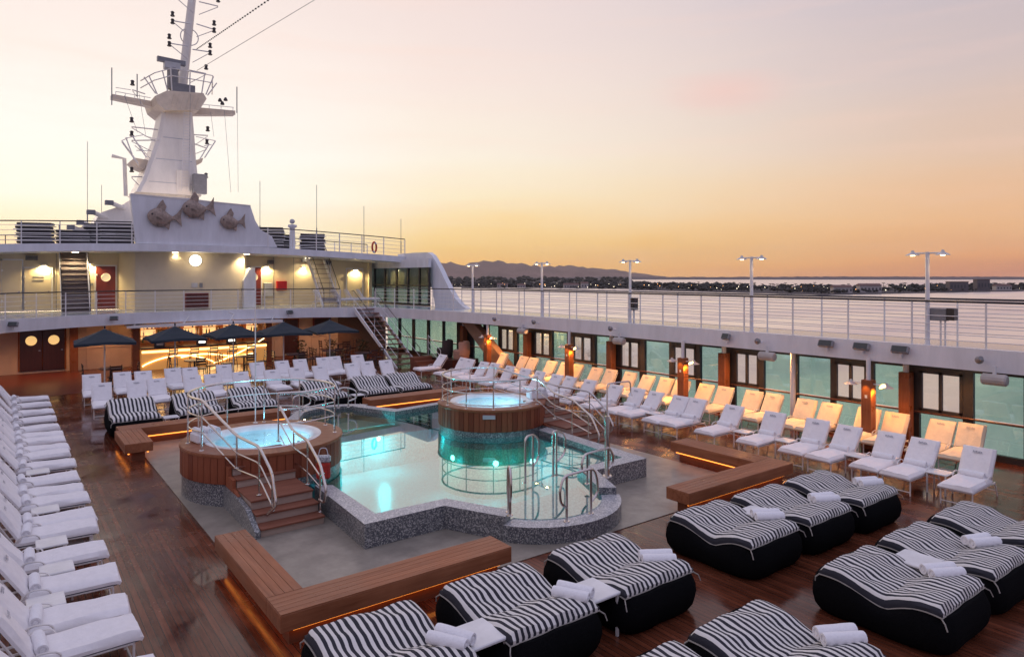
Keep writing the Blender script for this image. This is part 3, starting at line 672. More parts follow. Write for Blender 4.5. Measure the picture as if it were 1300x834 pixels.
# ------------------------------------------------------------------ tub rails
def bend(pts, r=.08, n=4):
    """round the corners of a polyline"""
    pts = [Vector(p) for p in pts]; out = [pts[0]]
    for a, b, c in zip(pts, pts[1:], pts[2:]):
        u = (a-b); v = (c-b); q = min(r, u.length*.45, v.length*.45); p0 = b+u.normalized()*q; p1 = b+v.normalized()*q
        for i in range(n+1):
            t = i/n; out.append(p0*(1-t)**2+b*2*t*(1-t)+p1*t*t)
    out.append(pts[-1]); return out
def rail_curve(pts, r, name, parent, o): return MB().tube(bend([(p[0]-o[0], p[1]-o[1], p[2]-o[2]) for p in pts], .13, 5), r, 8).build(name, steel, parent, smooth=True)
def tub_rail(c, r, a0, a1, h, label, pre=(), post=(), nposts=8):
    o = (c[0], c[1], 1.0); t = empty('tub_railing', o, 0, label, 'railing', 'curved steel rails on the hot tubs')
    for q, rr, nm in ((0, .026, 'handrail'), (.33, .014, 'bar'), (.63, .014, 'bar')):
        arc = [(c[0]+r*math.cos(R(a0+(a1-a0)*i/40)), c[1]+r*math.sin(R(a0+(a1-a0)*i/40)), 1+h-q) for i in range(41)]
        po = list(post) if q == 0 else list(post)[:-2]
        rail_curve([(x, y, z-q) for x, y, z in pre]+arc+[(x, y, z-q*(.9 if i else 1)) for i, (x, y, z) in enumerate(po)], rr, nm, t, o)
    pr = MB().tube([(0, 0, 0), (0, 0, h-.01)], .016, 6).build('post', steel, t)
    MB().lathe([(0, 0.012), (.045, .012), (.05, 0)], n=10).build('flange', steel, pr)
    sp = [(r*math.cos(R(a0+(a1-a0)*i/(nposts-1))), r*math.sin(R(a0+(a1-a0)*i/(nposts-1))), .008) for i in range(nposts)]
    if pre: sp.append((pre[0][0]-c[0], pre[0][1]-c[1], .008))
    for i, p in enumerate(sp):
        if i == 0: pr.location = p
        else: q = copy_tree(pr, t); q.location = p
    for (x, y, z), zb in zip(post[:3], (.82, .5, .33)):
        MB().tube([(x-c[0], y-c[1], zb-1), (x-c[0], y-c[1], z-1)], .016, 6).build('post', steel, t)
        f = MB().lathe([(0, 0.012), (.045, .012), (.05, 0)], n=10).build('flange', steel, t); f.location = (x-c[0], y-c[1], zb-1)
    return t
tub_rail(T1, 1.47, -24, 202, 1.0, 'round steel railing on the left hot tub, sweeping down its steps', [(4.60, 14.15, 2.0), (5.1, 13.98, 2.0)],
         [(3.56, 13.35, 1.42), (3.72, 12.5, 1.36), (3.80, 12.02, .98), (3.82, 11.85, .45), (3.70, 12.0, .28)], 8)
tub_rail(T2, 1.36, -62, -308, .74, 'round steel railing circling the far hot tub', nposts=9, post=[(12.3, 14.2, 1.4), (12.6, 13.3, 1.35), (12.7, 12.8, .95), (12.72, 12.5, .5), (12.7, 12.75, .3)])
def stair_rail(label, pts, posts, group='steel handrails of the tub steps'):
    o = pts[0]; t = empty('step_handrail', o, 0, label, 'handrail', group)
    rail_curve(pts, .026, 'handrail', t, o)
    for q in (.32, .6): rail_curve([(x, y, z-q*(1 if i < 3 else .7)) for i, (x, y, z) in enumerate(pts[:4])], .014, 'bar', t, o)
    for (x, y, z0, z1) in posts:
        MB().tube([(x-o[0], y-o[1], z0-o[2]), (x-o[0], y-o[1], z1-o[2])], .018, 6).build('post', steel, t)
        f = MB().lathe([(0, 0.012), (.045, .012), (.05, 0)], n=10).build('flange', steel, t); f.location = (x-o[0], y-o[1], z0-o[2])
    return t
stair_rail('steel handrail on the pool side of the near tub steps', [(4.62, 14.1, 1.72), (4.64, 13.4, 1.36), (4.64, 12.6, 1.32), (4.64, 11.95, 1.02), (4.64, 11.66, .62), (4.64, 11.72, .36), (4.64, 12.0, .36)],
           [(4.64, 13.35, .75, 1.36), (4.64, 12.6, .5, 1.3), (4.64, 11.95, .16, 1.0)])
stair_rail('steel handrail on the tub side of the far tub steps', [(11.55, 14.3, 1.72), (11.62, 13.6, 1.36), (11.62, 12.9, 1.3), (11.62, 12.2, .98), (11.62, 11.9, .55), (11.62, 12.0, .3), (11.62, 12.3, .34)],
           [(11.62, 13.6, .7, 1.34), (11.62, 12.9, .3, 1.28), (11.62, 12.3, .02, 1.0)])

e = empty('thin_pole', (4.75, 16.25, 1.0), 0, 'thin white pole standing behind the left hot tub', 'pole')
MB().tube([(0, 0, 0), (0, 0, 3.5)], .014, 6).build('shaft', white_metal, e); MB().lathe([(0, .03), (.05, .03), (.06, 0)], n=10).build('foot', white_metal, e)
# pool grab rails: loops
def loop_rail(label, p, d, wd, h, tail=.25, base=.42):
    """a hooped grab rail standing on the coping: two uprights joined by a hoop that hangs past them"""
    t = empty('grab_rail', (p[0], p[1], base), math.atan2(d[1], d[0]), label, 'grab rail', 'steel grab rails of the pool')
    pts = [(0, 0, 0), (0, 0, h), (wd, 0, h), (wd+tail, 0, h-.12), (wd+tail, 0, h*.42), (wd, 0, h*.3)]
    MB().tube(bend(pts, .16, 6), .023, 8).build('hoop', steel, t, smooth=True)
    MB().tube([(wd, 0, -.02), (wd, 0, h-.01)], .023, 8).build('upright', steel, t)
    for x in (0, wd):
        o = MB().lathe([(0, 0.014), (.05, .014), (.055, 0)], n=10).build('flange', steel, t); o.location = (x, 0, 0)
    return t
def loop2(label, p, ang, wd, h, base, out=.17):
    t = empty('grab_rail', (p[0], p[1], base), R(ang), label, 'grab rail', 'steel grab rails of the pool')
    pts = [(0, 0, h*.3), (-out*.8, 0, h*.42), (-out, 0, h*.7), (-out*.4, 0, h), (wd+out*.4, 0, h), (wd+out, 0, h*.72), (wd+out, 0, h*.4), (wd, 0, h*.26)]
    MB().tube(bend(pts, .14, 5), .023, 8).build('hoop', steel, t, smooth=True)
    for x in (0, wd):
        MB().tube([(x, 0, -.02), (x, 0, h-.01)], .024, 8).build('upright', steel, t)
        o = MB().lathe([(0, 0.014), (.05, .014), (.055, 0)], n=10).build('flange', steel, t); o.location = (x, 0, 0)
    return t
loop2('steel grab rail on the left end of the front ledge, seen edge on', (6.82, 9.12), 62, .16, .78, .42, .1)
loop2('wide steel grab rail across the front ledge of the pool', (7.62, 8.60), 4, .60, .78, .29)
loop2('steel grab rail on the right coping beside the shower post', (9.05, 9.62), 6, .62, .58, .42)
loop_rail('left hoop of the ladder rails in front of the far tub', (8.42, 10.75), (.9, .25), .26, .92, base=.28, tail=.2)
loop_rail('right hoop of the ladder rails in front of the far tub', (9.15, 10.75), (.9, .2), .12, .92, base=.28, tail=.3)
loop_rail('steel grab rail at the back corner of the pool', (8.3, 19.9), (1, -.3), .3, .6, base=.40)
loop_rail('low grab rail at the back left ledge of the pool', (6.9, 19.9), (1, .1), .3, .5, base=.40)
# shower post
t = empty('shower_post', (9.72, 9.75, .42), 0, 'brushed steel shower post rising from the right coping of the pool', 'shower')
MB().tube([(0, 0, 0), (0, 0, 1.2)], .05, 12).build('column', steel, t, smooth=True)
MB().tube(bend([(0, 0, 1.2), (0, 0, 1.85), (.62, -.05, 1.85), (.62, -.05, 1.62)], .08), .016, 8).build('arm', steel, t, smooth=True)
MB().lathe([(0, 0), (.05, 0), (.02, .07), (0, .07)], c=(.62, -.05, 1.55), n=12).build('shower_head', steel, t)
MB().lathe([(0, .02), (.09, .02), (.1, 0)], n=14).build('flange', steel, t)
e = empty('cloth_bag', (5.0, 12.72, .42), R(-30), 'small red and white cloth bag hanging behind the near tub steps', 'bag')
MB().bbox((-.13, -.05, .08), (.13, .05, .40), .03).build('body', mat('bag_red', (.42, .03, .02), .8, noise=(14, .5)), e)
MB().bbox((-.14, -.06, .40), (.14, .06, .54), .03).build('top', mos_top, e)
MB().tube(bend([(-.1, 0, .5), (-.06, 0, .68), (.06, 0, .68), (.1, 0, .5)], .05), .008, 5).build('strap', white_paint, e)
# ------------------------------------------------------------------ LOUNGERS
def make_lounger(dy=.34, dz=.54, seed=0, terry=terry):
    r = empty('sun_lounger', (0, 0, 0), 0, 'x', 'sun lounger')
    W = .27
    for sx in (-1, 1):
        x = sx*W
        MB().tube(bend([(x, .05, .30), (x, 1.0, .30), (x, 1.28, .30)], .05, 2), .014, 5).build('side_rail', white_metal, r)
        MB().tube([(x, .05, 0), (x, .05, .31)], .014, 5).build('leg', white_metal, r)
        MB().tube(bend([(x, 1.0, .3), (x, 1.28, .28), (x, 1.42, 0)], .08, 3), .014, 5).build('leg', white_metal, r)
        MB().tube(bend([(x, .72, .30), (x+sx*.03, .74, .46), (x+sx*.03, .96, .50), (x+sx*.02, 1.08, .34)], .1, 4), .0105, 5).build('arm_loop', white_metal, r, smooth=True)
    MB().tube([(-W, .05, .30), (W, .05, .30)], .013, 5).build('crossbar', white_metal, r)
    MB().tube([(-W, .05, .07), (W, .05, .07)], .012, 5).build('crossbar', white_metal, r)
    MB().tube([(-W, 1.36, .12), (W, 1.36, .12)], .012, 5).build('crossbar', white_metal, r)
    MB().cushion(.53, [(.0, .305), (.3, .305), (.7, .305), (1.0, .305)], .055, nu=4, edge=.02).build('pad', navy_pad, r)
    n = lambda x, y: .008*math.sin(9*x+5*y+seed)+.006*math.sin(23*y+seed*2+4*x)+.004*math.sin(31*x+seed)
    seat = MB().cushion(.60, [(-.03, .315), (.0, .33), (.06, .335), (.12, .335), (.3, .335), (.5, .335), (.7, .335), (.86, .335), (.98, .338), (1.04, .34)], .092, nu=12, edge=.05, puff=.014, wr=n)
    seat.build('seat_cushion', terry, r, smooth=True)
    b0 = Vector((1.0, .39)); b1 = Vector((1.0+dy, .39+dz)); d = b1-b0
    MB().tube([(-W, 1.04, .34), (-W, 1.02+dy, .32+dz)], .013, 5).build('back_frame', white_metal, r)
    MB().tube([(W, 1.04, .34), (W, 1.02+dy, .32+dz)], .013, 5).build('back_frame', white_metal, r)
    path = [tuple(b0+d*t) for t in (0, .04, .15, .3, .5, .7, .85, .96, 1.)]
    MB().cushion(.58, path, .07, nu=12, edge=.05, puff=.012, wr=n).build('back_cushion', terry, r, smooth=True)
    # embroidered mark high on the back: a low swash with short letters over it
    q = b0+d*.78; nrm = Vector((-d.y, d.x)).normalized(); e = MB()
    def pt(u, v): k = q+d.normalized()*v+nrm*.096; return Vector((u, k.x, k.y))
    for i in range(6):
        u = -.085+i*.028; e.add([pt(u, .0), pt(u+.018, .0), pt(u+.022, .022 if i % 2 else .03), pt(u+.002, .022 if i % 2 else .03)], [(0, 1, 2, 3)])
    e.add([pt(-.1, -.012), pt(.1, -.006), pt(.09, -.016), pt(-.05, -.022)], [(0, 1, 2, 3)])
    e.build('embroidery', grey_thread, r)
    return r
LV = [[make_lounger(*a), True] for a in ((.34, .54, 0), (.37, .525, 1.7), (.32, .55, 3.1), (.40, .51, 4.4))]
LS = [[make_lounger(a, b, c, terry_lamp_tint), True] for a, b, c in ((.34, .54, .6), (.37, .525, 2.2), (.33, .55, 5.1))]
random.seed(21)
def roll_mb(L_, r=.065):
    return MB().lathe([(0, -L_/2), (r*.35, -L_/2), (r*.4, -L_/2+.012), (r*.6, -L_/2+.012), (r*.65, -L_/2), (r*.93, -L_/2), (r, -L_/2+.02), (r*1.03, -L_/4), (r, 0), (r*1.03, L_/4), (r, L_/2-.02), (r*.93, L_/2), (r*.65, L_/2), (r*.6, L_/2-.012), (r*.4, L_/2-.012), (r*.35, L_/2), (0, L_/2)], n=14)
rproto = roll_mb(.42, .064).build('rolled_towel', towel, smooth=True); rfirst = [True]
def towel_at(loc, rx, rz, label, group, scale=1.):
    o = rproto if rfirst[0] else dup(rproto); rfirst[0] = False
    o.location = loc; o.rotation_euler = (rx, 0, rz); o.scale = (scale, scale, scale); tag(o, label, 'towel', group); return o
def lounger(x, y, rz, label, group, with_towel=None, tgroup=None, LV=LV):
    jz = random.uniform(-.05, .05)
    v_ = random.choice([q for q in LV if q[1]] or LV); x += random.uniform(-.03, .03); y += random.uniform(-.02, .02)
    o = place(v_[0], v_[1], (x, y, 0), rz+jz, label, group); v_[1] = False
    if with_towel:
        v = Vector((0, .90)); c, s = math.cos(rz+jz), math.sin(rz+jz)
        towel_at((x-s*.90, y+c*.90, .478), R(90), rz+R(90)+jz+random.uniform(-.05, .05), with_towel, tgroup)
    return o
LEFT_Y = [7.80, 8.92, 9.58, 10.65, 11.75, 12.93, 13.57, 14.72, 15.36, 16.35, 17.6, 18.68, 19.34, 20.35, 21.0, 22.1, 23.4, 24.75, 26.2, 27.6, 6.95, 5.9]
for i, y in enumerate(sorted(LEFT_Y)[2:]):
    lounger(1.26, y, R(90), 'white lounger, %s from the camera in the row along the left edge' % nth(i), 'white loungers along the left edge',
            'rolled towel on the white lounger %s from the camera along the left edge' % nth(i), 'rolled towels on the left loungers')
FR = [5.33, 6.40, 7.04, 8.04, 8.71, 9.82, 11.1, 12.33, 12.95, 13.98, 14.6, 15.55, 16.7, 17.75, 18.42, 19.4, 20.2, 21.25, 22.25, 22.95, 23.9, 24.6, 26.3]
for i, y in enumerate(FR):
    lounger(14.6, y, R(-90), 'lavender white lounger, %s from the camera in the right front row' % nth(i), 'front row loungers on the right',
            ('rolled towel on the %s lounger of the right front row' % nth(i)) if i < 14 else None, 'rolled towels on the right front loungers')
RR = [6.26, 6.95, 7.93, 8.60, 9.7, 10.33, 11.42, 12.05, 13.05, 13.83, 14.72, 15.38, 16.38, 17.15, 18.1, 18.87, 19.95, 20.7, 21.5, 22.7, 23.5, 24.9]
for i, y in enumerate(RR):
    lounger(17.0, y, R(-90), 'lounger tinted lamplight amber, %s from the camera in the row by the glass wall' % nth(i), 'back row loungers by the glass wall', LV=LS)
BFR = [2.6, 3.62, 4.33, 5.38, 6.08, 7.1, 8.19, 9.1, 10.1, 11.37, 12.0, 12.85]
for i, x in enumerate(BFR):
    lounger(x, 24.6, 0, 'white lounger, %s from the left in the nearer back row behind the pool' % nth(i), 'nearer row of loungers in front of the bar')
BBR = [2.54, 3.55, 4.23, 5.29, 5.89, 7.03, 8.4, 9.36, 10.15, 11.12, 11.72, 12.72]
for i, x in enumerate(BBR):
    lounger(x, 27.1, 0, 'white lounger, %s from the left in the row closest to the bar' % nth(i), 'farther row of loungers in front of the bar')

# ------------------------------------------------------------------ small white side tables
def make_side_table():
    r = empty('side_table', (0, 0, 0), 0, 'x', 'side table')
    MB().bbox((-.2, -.2, .40), (.2, .2, .43), .008).build('table_top', table_white, r)
    for a in (-1, 1):
        for b in (-1, 1): MB().box((a*.17-.012, b*.17-.012, 0), (a*.17+.012, b*.17+.012, .40)).build('leg', white_metal, r)
    return r
tproto = make_side_table(); tfirst = [True]
def side_table(x, y, label, group, rz=0, z=0, s=1.):
    o = place(tproto, tfirst[0], (x, y, z), rz, label, group); tfirst[0] = False; o.scale = (s, s, s); return o
for (y, who) in ((10.12, 'third and fourth'), (11.2, 'fourth and fifth'), (12.35, 'fifth and sixth'), (14.15, 'seventh and eighth'), (17.0, 'tenth and eleventh')):
    side_table(.62 if y > 11 else .45, y, 'small white table between the %s loungers along the left edge' % who, 'side tables along the left edge')
for (y, who) in ((5.86, 'two nearest'), (7.54, 'third and fourth'), (9.27, 'fifth and sixth'), (10.45, 'sixth and seventh'), (13.46, 'ninth and tenth'), (16.1, 'twelfth and thirteenth')):
    side_table(15.35, y, 'small white table between the %s loungers of the right front row' % who, 'side tables of the right rows')
side_table(3.9, 21.4, 'small white table between the first and second rear daybeds from the left', 'side tables at the rear daybeds')
side_table(9.7, 21.6, 'small white table between the fourth and fifth rear daybeds from the left', 'side tables at the rear daybeds')

# ------------------------------------------------------------------ DAYBEDS
def make_daybed(zh=.55, zd=.41, zf=.54, L_=1.46, W=1.30, hump=.045, cloth=None):
    """origin on the floor at the middle of the head end; foot towards -Y"""
    r = empty('daybed', (0, 0, 0), 0, 'x', 'daybed')
    def zprof(t_):
        if t_ < .58: return zd+(zh-zd)*.5*(1+math.cos(t_/.58*math.pi))+hump*math.sin(t_/.58*math.pi)**1.5*(1-t_)
        u = (t_-.58)/.42; return zd+(zf-zd)*math.sin(u*math.pi/2)+.03*math.sin(u*math.pi)
    vs = []; fs = []; n = 44; zt = .46
    prof = [(.86, .0, 0), (.93, .03, 0), (1.0, .12, 0), (1.03, .24, 0), (1.02, .34, .3), (.98, .42, .8), (.95, zt, 1.), (.84, zt, 1.)]
    y0, y1 = -L_-.10, .14; cy = (y0+y1)/2; hx = W/2+.06; hy = (y1-y0)/2
    for (s_, z, kz) in prof:
        for k in range(n):
            a = 2*math.pi*(k+.5)/n; c_, s2 = math.cos(a), math.sin(a); e = 7.
            q = (abs(c_)**e+abs(s2)**e)**(-1/e)
            yy = cy+hy*s_*q*s2; xx = hx*s_*q*c_
            t_ = min(1, max(0, -yy/L_)); zz = z*(1-kz)+kz*(zprof(t_)-.055-(zt-z))
            vs.append((xx+.008*math.sin(5*a+3*z), yy, zz+.006*math.sin(7*a)))
    m = len(prof)
    for j in range(m-1):
        for k in range(n): fs.append((j*n+k, j*n+(k+1) % n, (j+1)*n+(k+1) % n, (j+1)*n+k))
    MB().add(vs, fs).build('base', wicker, r, smooth=True)
    path = [(-L_*i/30., zprof(i/30.)-.06) for i in range(31)][::-1]
    random.seed(11); ph = [random.uniform(0, 6) for _ in range(6)]
    def wr(x, y):
        tuft = 0
        for tx in (-.32, 0, .32):
            for ty in (-.22, -.47, -1.05): tuft -= .022*math.exp(-((x-tx)**2+(y-ty)**2)/.0035)
        return .012*math.sin(11*x+ph[0]+2*y)+.012*math.sin(8*y+3*x+ph[1])+.008*math.sin(21*y+9*x+ph[2])+tuft
    mt = MB().cushion(W, path, .115, nu=30, edge=.10, puff=.03, wr=wr).build('mattress', cloth or stripe_m, r, smooth=True)
    h = W/2+.004
    for sx in (-1, 1):
        MB().tube([(sx*h, y, z+.006) for y, z in path], .010, 5).build('piping', piping_m, mt)
    for q in (0, -1): MB().tube([(-h, path[q][0]-.003*(q == 0), path[q][1]+.006), (h, path[q][0]-.003*(q == 0), path[q][1]+.006)], .010, 5).build('piping', piping_m, mt)
    for sx in (-1, 1):
        x = sx*h; y, z = path[0]; MB().tube([(x, y, z), (x+sx*.04, y-.05, z-.03), (x+sx*.05, y-.08, z-.10)], .008, 4).build('tie', piping_m, mt)
        y, z = path[-1]; MB().tube([(x, y, z), (x+sx*.03, y+.03, z-.03), (x+sx*.02, y+.04, z-.09)], .008, 4).build('tie', piping_m, mt)
    return r
random.seed(5)
dproto = make_daybed(); dfirst = [True, True]
dproto2 = make_daybed(.80, .47, .48, 1.42, 1.2, .05, striped('striped_cloth_wide', .104, (.70, .68, .66), (.018, .018, .028)))
def daybed(x, y, label, group, rz=0., rear=0):
    o = place(dproto2 if rear else dproto, dfirst[rear], (x, y, 0), rz, label, group); dfirst[rear] = False; return o
front = [(3.27, 7.20, 'striped daybed at the bottom left of the near row, below the corner bench'), (4.98, 7.24, 'striped daybed in the middle of the three below the front left bench'), (6.72, 7.25, 'striped daybed nearest the curved pool ledge'),
         (9.26, 7.22, 'striped daybed at the front of the three below the front right bench'), (10.82, 7.18, 'striped daybed in the middle of the three below the front right bench'), (12.38, 7.12, 'striped daybed farthest right in the trio by the front right bench'),
         (5.05, 4.74, 'striped daybed cut by the bottom edge left of the lowest whole one'), (6.58, 4.72, 'lowest striped daybed at the bottom centre right'), (9.28, 4.74, 'leftmost striped daybed of the trio in the bottom right corner'), (10.90, 4.72, 'middle striped daybed of the trio in the bottom right corner'), (12.54, 4.68, 'rightmost striped daybed of the trio, cut by the right edge')]
for x, y, lb in front: daybed(x, y, lb, 'striped daybeds near the camera', random.uniform(-.015, .015))
for i, x in enumerate([3.05, 4.74, 6.36, 8.72, 10.52, 11.85]):
    daybed(x, 22.75, 'striped daybed, %s from the left in the rear row behind the pool' % nth(i), 'rear row of striped daybeds', 0, 1)
side_table(5.84, 6.12, 'small white table between the middle and right daybeds of the near left trio', 'side tables among the daybeds', s=1.28)
side_table(4.12, 6.12, 'small white table between the left and middle daybeds of the near left trio', 'side tables among the daybeds', s=1.28)
side_table(10.02, 6.55, 'small white table between the first two daybeds under the front right bench', 'side tables among the daybeds', s=1.25)
side_table(10.03, 4.12, 'small white table between the left and middle daybeds in the bottom right corner', 'side tables among the daybeds', s=1.28)
def pair(x, y, z, ang, who, group='rolled towels on the daybeds', L_=.36):
    for k, s_ in ((0, -1), (1, 1)):
        dx, dy = -math.sin(ang)*.078*s_, math.cos(ang)*.078*s_
        towel_at((x+dx, y+dy+random.uniform(-.01, .01), z), R(90), ang+R(90)+random.uniform(-.06, .06), '%s of the two rolled towels on %s' % (('nearer', 'farther')[k], who), group, 1.08)
pair(3.78, 6.08, .625, R(-62), 'the daybed at the bottom left')
pair(5.50, 6.10, .625, R(-62), 'the middle daybed below the front left bench')
pair(7.15, 6.22, .60, R(-32), 'the daybed nearest the pool ledge')
pair(9.78, 6.22, .62, R(-32), 'the front daybed below the front right bench')
pair(11.3, 6.12, .62, R(-28), 'the middle daybed below the front right bench')
pair(12.85, 6.1, .62, R(-25), 'the farthest daybed below the front right bench')
pair(7.1, 3.68, .62, R(-30), 'the lowest daybed at the bottom centre')
pair(9.72, 3.68, .62, R(-30), 'the left daybed of the bottom right trio')
pair(11.3, 3.78, .61, R(-22), 'the middle daybed of the bottom right trio')
for i, x in enumerate([15.9, 16.9, 17.8, 18.6]):
    o = copy_tree(LV[0][0]); o.location = (x, 38.4, DZ); o.rotation_euler = (0, 0, R(random.uniform(80, 100))); o['label'] = 'white lounger on the balcony by the right stair, %s from the left' % nth(i); o['group'] = 'loungers on the balcony'
# towel stacks on the tub rims
def towel_basket(x, y, z, label, rz):
    t = empty('towel_basket', (x, y, z), rz, label, 'towel basket')
    MB().bbox((-.26, -.2, 0), (.26, .2, .2), .03).build('cloth_cover', terry, t)
    for k in range(3):
        o = roll_mb(.40, .06).build('towel_roll', towel, t, smooth=True); o.location = (-.16+k*.16, 0, .23); o.rotation_euler = (R(90), 0, 0)
towel_basket(3.42, 15.1, 1.01, 'white towel basket on the rim of the left hot tub', R(10))
towel_basket(12.05, 14.85, 1.01, 'white towel basket on the rim of the far hot tub', R(-20))

# ================================================================== STARBOARD GLASS WALL (X = 19)
GW = 19.0
wall = empty('glass_windscreen', (GW, 0, 0), 0, 'long turquoise glass windscreen with black frames under the right upper deck', 'windscreen')
MB().box((0, -3, 0), (.12, 38.1, .16)).build('sill', frame_black, wall)
MB().box((-.02, -3, 2.06), (.1, 38.1, 2.44)).build('head_beam', frame_black, wall)
MB().tube([(-.05, -3, .93), (-.05, 38.1, .93)], .03, 6).build('mid_rail', mat('rail_wood', (.10, .04, .03), .4), wall)
def pane(y0, y1, z0, z1, m, dx=.04):
    o = MB().box((dx, y0, z0), (dx+.012, y1, z1)).build('pane', m, wall)
cols = [2.4, 7.95, 13.5, 18.6, 23.8, 29.0]
mull = []
items = [('p', 27.57, 28.48), ('p', 26.32, 27.17), ('s', 25.07, 26.13), ('p', 24.07, 24.83), ('s', 22.48, 23.57), ('p', 21.4, 22.35), ('s', 19.89, 21.02), ('p', 18.79, 19.7), ('s', 17.35, 18.33), ('p', 15.95, 17.09), ('s', 14.79, 15.77), ('p', 13.62, 14.6), ('s', 12.37, 13.24), ('p', 11.2, 12.2), ('p', 10.08, 11.08), ('s', 9.05, 9.95), ('p', 8.06, 8.87), ('s', 6.73, 7.72), ('p', 5.48, 6.5), ('p', 4.2, 5.35), ('s', 3.1, 4.0), ('p', 30.0, 31.3), ('p', 31.45, 32.9), ('p', 33.1, 34.6), ('p', 34.8, 36.3), ('p', 36.5, 38.0)]
edges = set()
for k, a, b in items:
    pane(a-.02, b+.02, .16, .90, glass_pane)
    if k == 'p': pane(a-.02, b+.02, .96, 2.08, glass_pane)
    else:
        s = empty('sash_window', (0, 0, 0)); s.parent = wall
        z0, z1 = .98, 2.0
        f = MB(); t_ = .06
        for (q0, q1, w0, w1) in ((a, b, z0-.05, z0+t_), (a, b, z1-t_, z1+.06), (a, a+.07, z0, z1), (b-.07, b, z0, z1), ((a+b)/2-.04, (a+b)/2+.04, z0, z1)):
            f = MB().box((-.045, q0, w0), (.03, q1, w1)); f.build('frame_bar', frame_black, s)
        for q0, q1 in ((a+.07, (a+b)/2-.04), ((a+b)/2+.04, b-.07)):
            MB().box((0, q0, z0+t_), (.01, q1, z1-t_)).build('sash_pane', glass_clear, s)
    for e in (a, b): edges.add(round(e, 2))
srt = sorted(items, key=lambda q: q[1])
for (k, a, b), (k2, c, d) in zip(srt, srt[1:]):
    if c-b > .02: MB().box((-.03, b, .16), (.08, c, 2.07)).build('mullion', frame_black, wall)
wood_cols = []
for i, y in enumerate(cols):
    c = empty('support_column', (18.75, y, 0), 0, 'square red wood column against the glass wall, %s from the camera' % nth(i), 'column', 'wood columns along the glass wall')
    MB().bbox((-.14, -.13, 0), (.14, .13, 1.95), .01).build('shaft', col_m, c)
    MB().tube([(0, 0, 1.95), (0, 0, 2.42)], .07, 10).build('neck', white_paint, c)
c = empty('white_pipe_column', (18.5, 10.95, 0), 0, 'slim white round column between the two large glass panes', 'column')
MB().tube([(0, 0, 0), (0, 0, 2.42)], .075, 12).build('shaft', white_paint, c, smooth=True); MB().lathe([(0, .05), (.12, .05), (.13, 0)], n=14).build('foot', white_paint, c)
# lamp columns
lampshade = mat('lamp_shade_paint', (.55, .53, .52), .3); bulb = emitm('warm_bulb', (1., .72, .35), 16)
def lamp_head(parent, x, y, z, s=1.):
    a = MB().lathe([(.0, .13*s), (.03*s, .12*s), (.05*s, .07*s), (.15*s, .015*s), (.17*s, 0), (.155*s, -.004)], c=(x, y, z), n=18).build('lamp_shade', lampshade, parent, smooth=True)
    b = MB().lathe([(0, -.0), (.05*s, 0), (.055*s, .03*s), (0, .05*s)], c=(x, y, z-.012), n=12).build('bulb', bulb, a)
for i, y in enumerate([8.5, 14.47, 20.05, 25.66]):
    c = empty('lamp_column', (17.9, y, 0), 0, 'orange lit wood lamp column among the amber loungers, %s from the camera' % nth(i), 'lamp column', 'orange lit lamp columns on the right')
    MB().bbox((-.13, -.13, 0), (.13, .13, 1.76), .012).build('shaft', col_m, c)
    MB().tube([(0, 0, 1.76), (0, 0, 2.32)], .055, 10).build('pole', white_paint, c, smooth=True)
    MB().tube([(0, -.47, 1.66), (0, .47, 1.66)], .018, 6).build('arm', white_metal, c)
    for s_ in (-1, 1): lamp_head(c, 0, s_*.45, 1.60)
    MB().box((-.135, -.03, 1.3), (-.131, .03, 1.38)).build('switch_plate', white_paint, c)
    for s_ in (-1, 1):
        light('SPOT', (17.9, y+s_*.45, 1.57), 30, (1., .36, .06), .05, aim=(17.9-.1, y+s_*.42, 0), spot=150, blend=.4)
    light('SPOT', (17.82, y-.40, 1.72), 420, (1., .52, .07), .03, aim=(17.9, y-.13, .7), spot=85, blend=.8)
    light('SPOT', (17.66, y, 1.72), 14, (1., .42, .07), .03, aim=(17.77, y, 1.0), spot=80, blend=.8)
# warm downlights below the promenade deck
dl_m = emitm('downlight_lens', (1., .82, .55), 14)
for i, y in enumerate([6.6, 9.4, 11.2, 12.6, 15.6, 17.3, 20.8, 22.4, 25.0]):
    d = MB().lathe([(0, -.012), (.09, -.012), (.11, 0)], n=14).build('downlight', dl_m); d.location = (18.4, y, 2.40)
    tag(d, 'round downlight under the right upper deck, %s from the camera' % nth(i), 'downlight', 'downlights under the right upper deck')
    light('SPOT', (18.4, y, 2.36), 170 if y < 12 else 190, (1., .42, .12), .08, aim=(17.75, y-.1, 0), spot=140, blend=.7)
# big slanted strut
s = empty('slanted_strut', (18.3, 28.6, 2.3), 0, 'thick brown slanted strut carrying the right upper deck near the stairs', 'strut')
MB().slab([(0, 0.1, 0), (0, -1.0, 0), (0, -4.6, -2.3), (0, -3.3, -2.3)], (.35, 0, 0)).build('shaft', mat('strut_paint', (.25, .155, .115), .5), s)
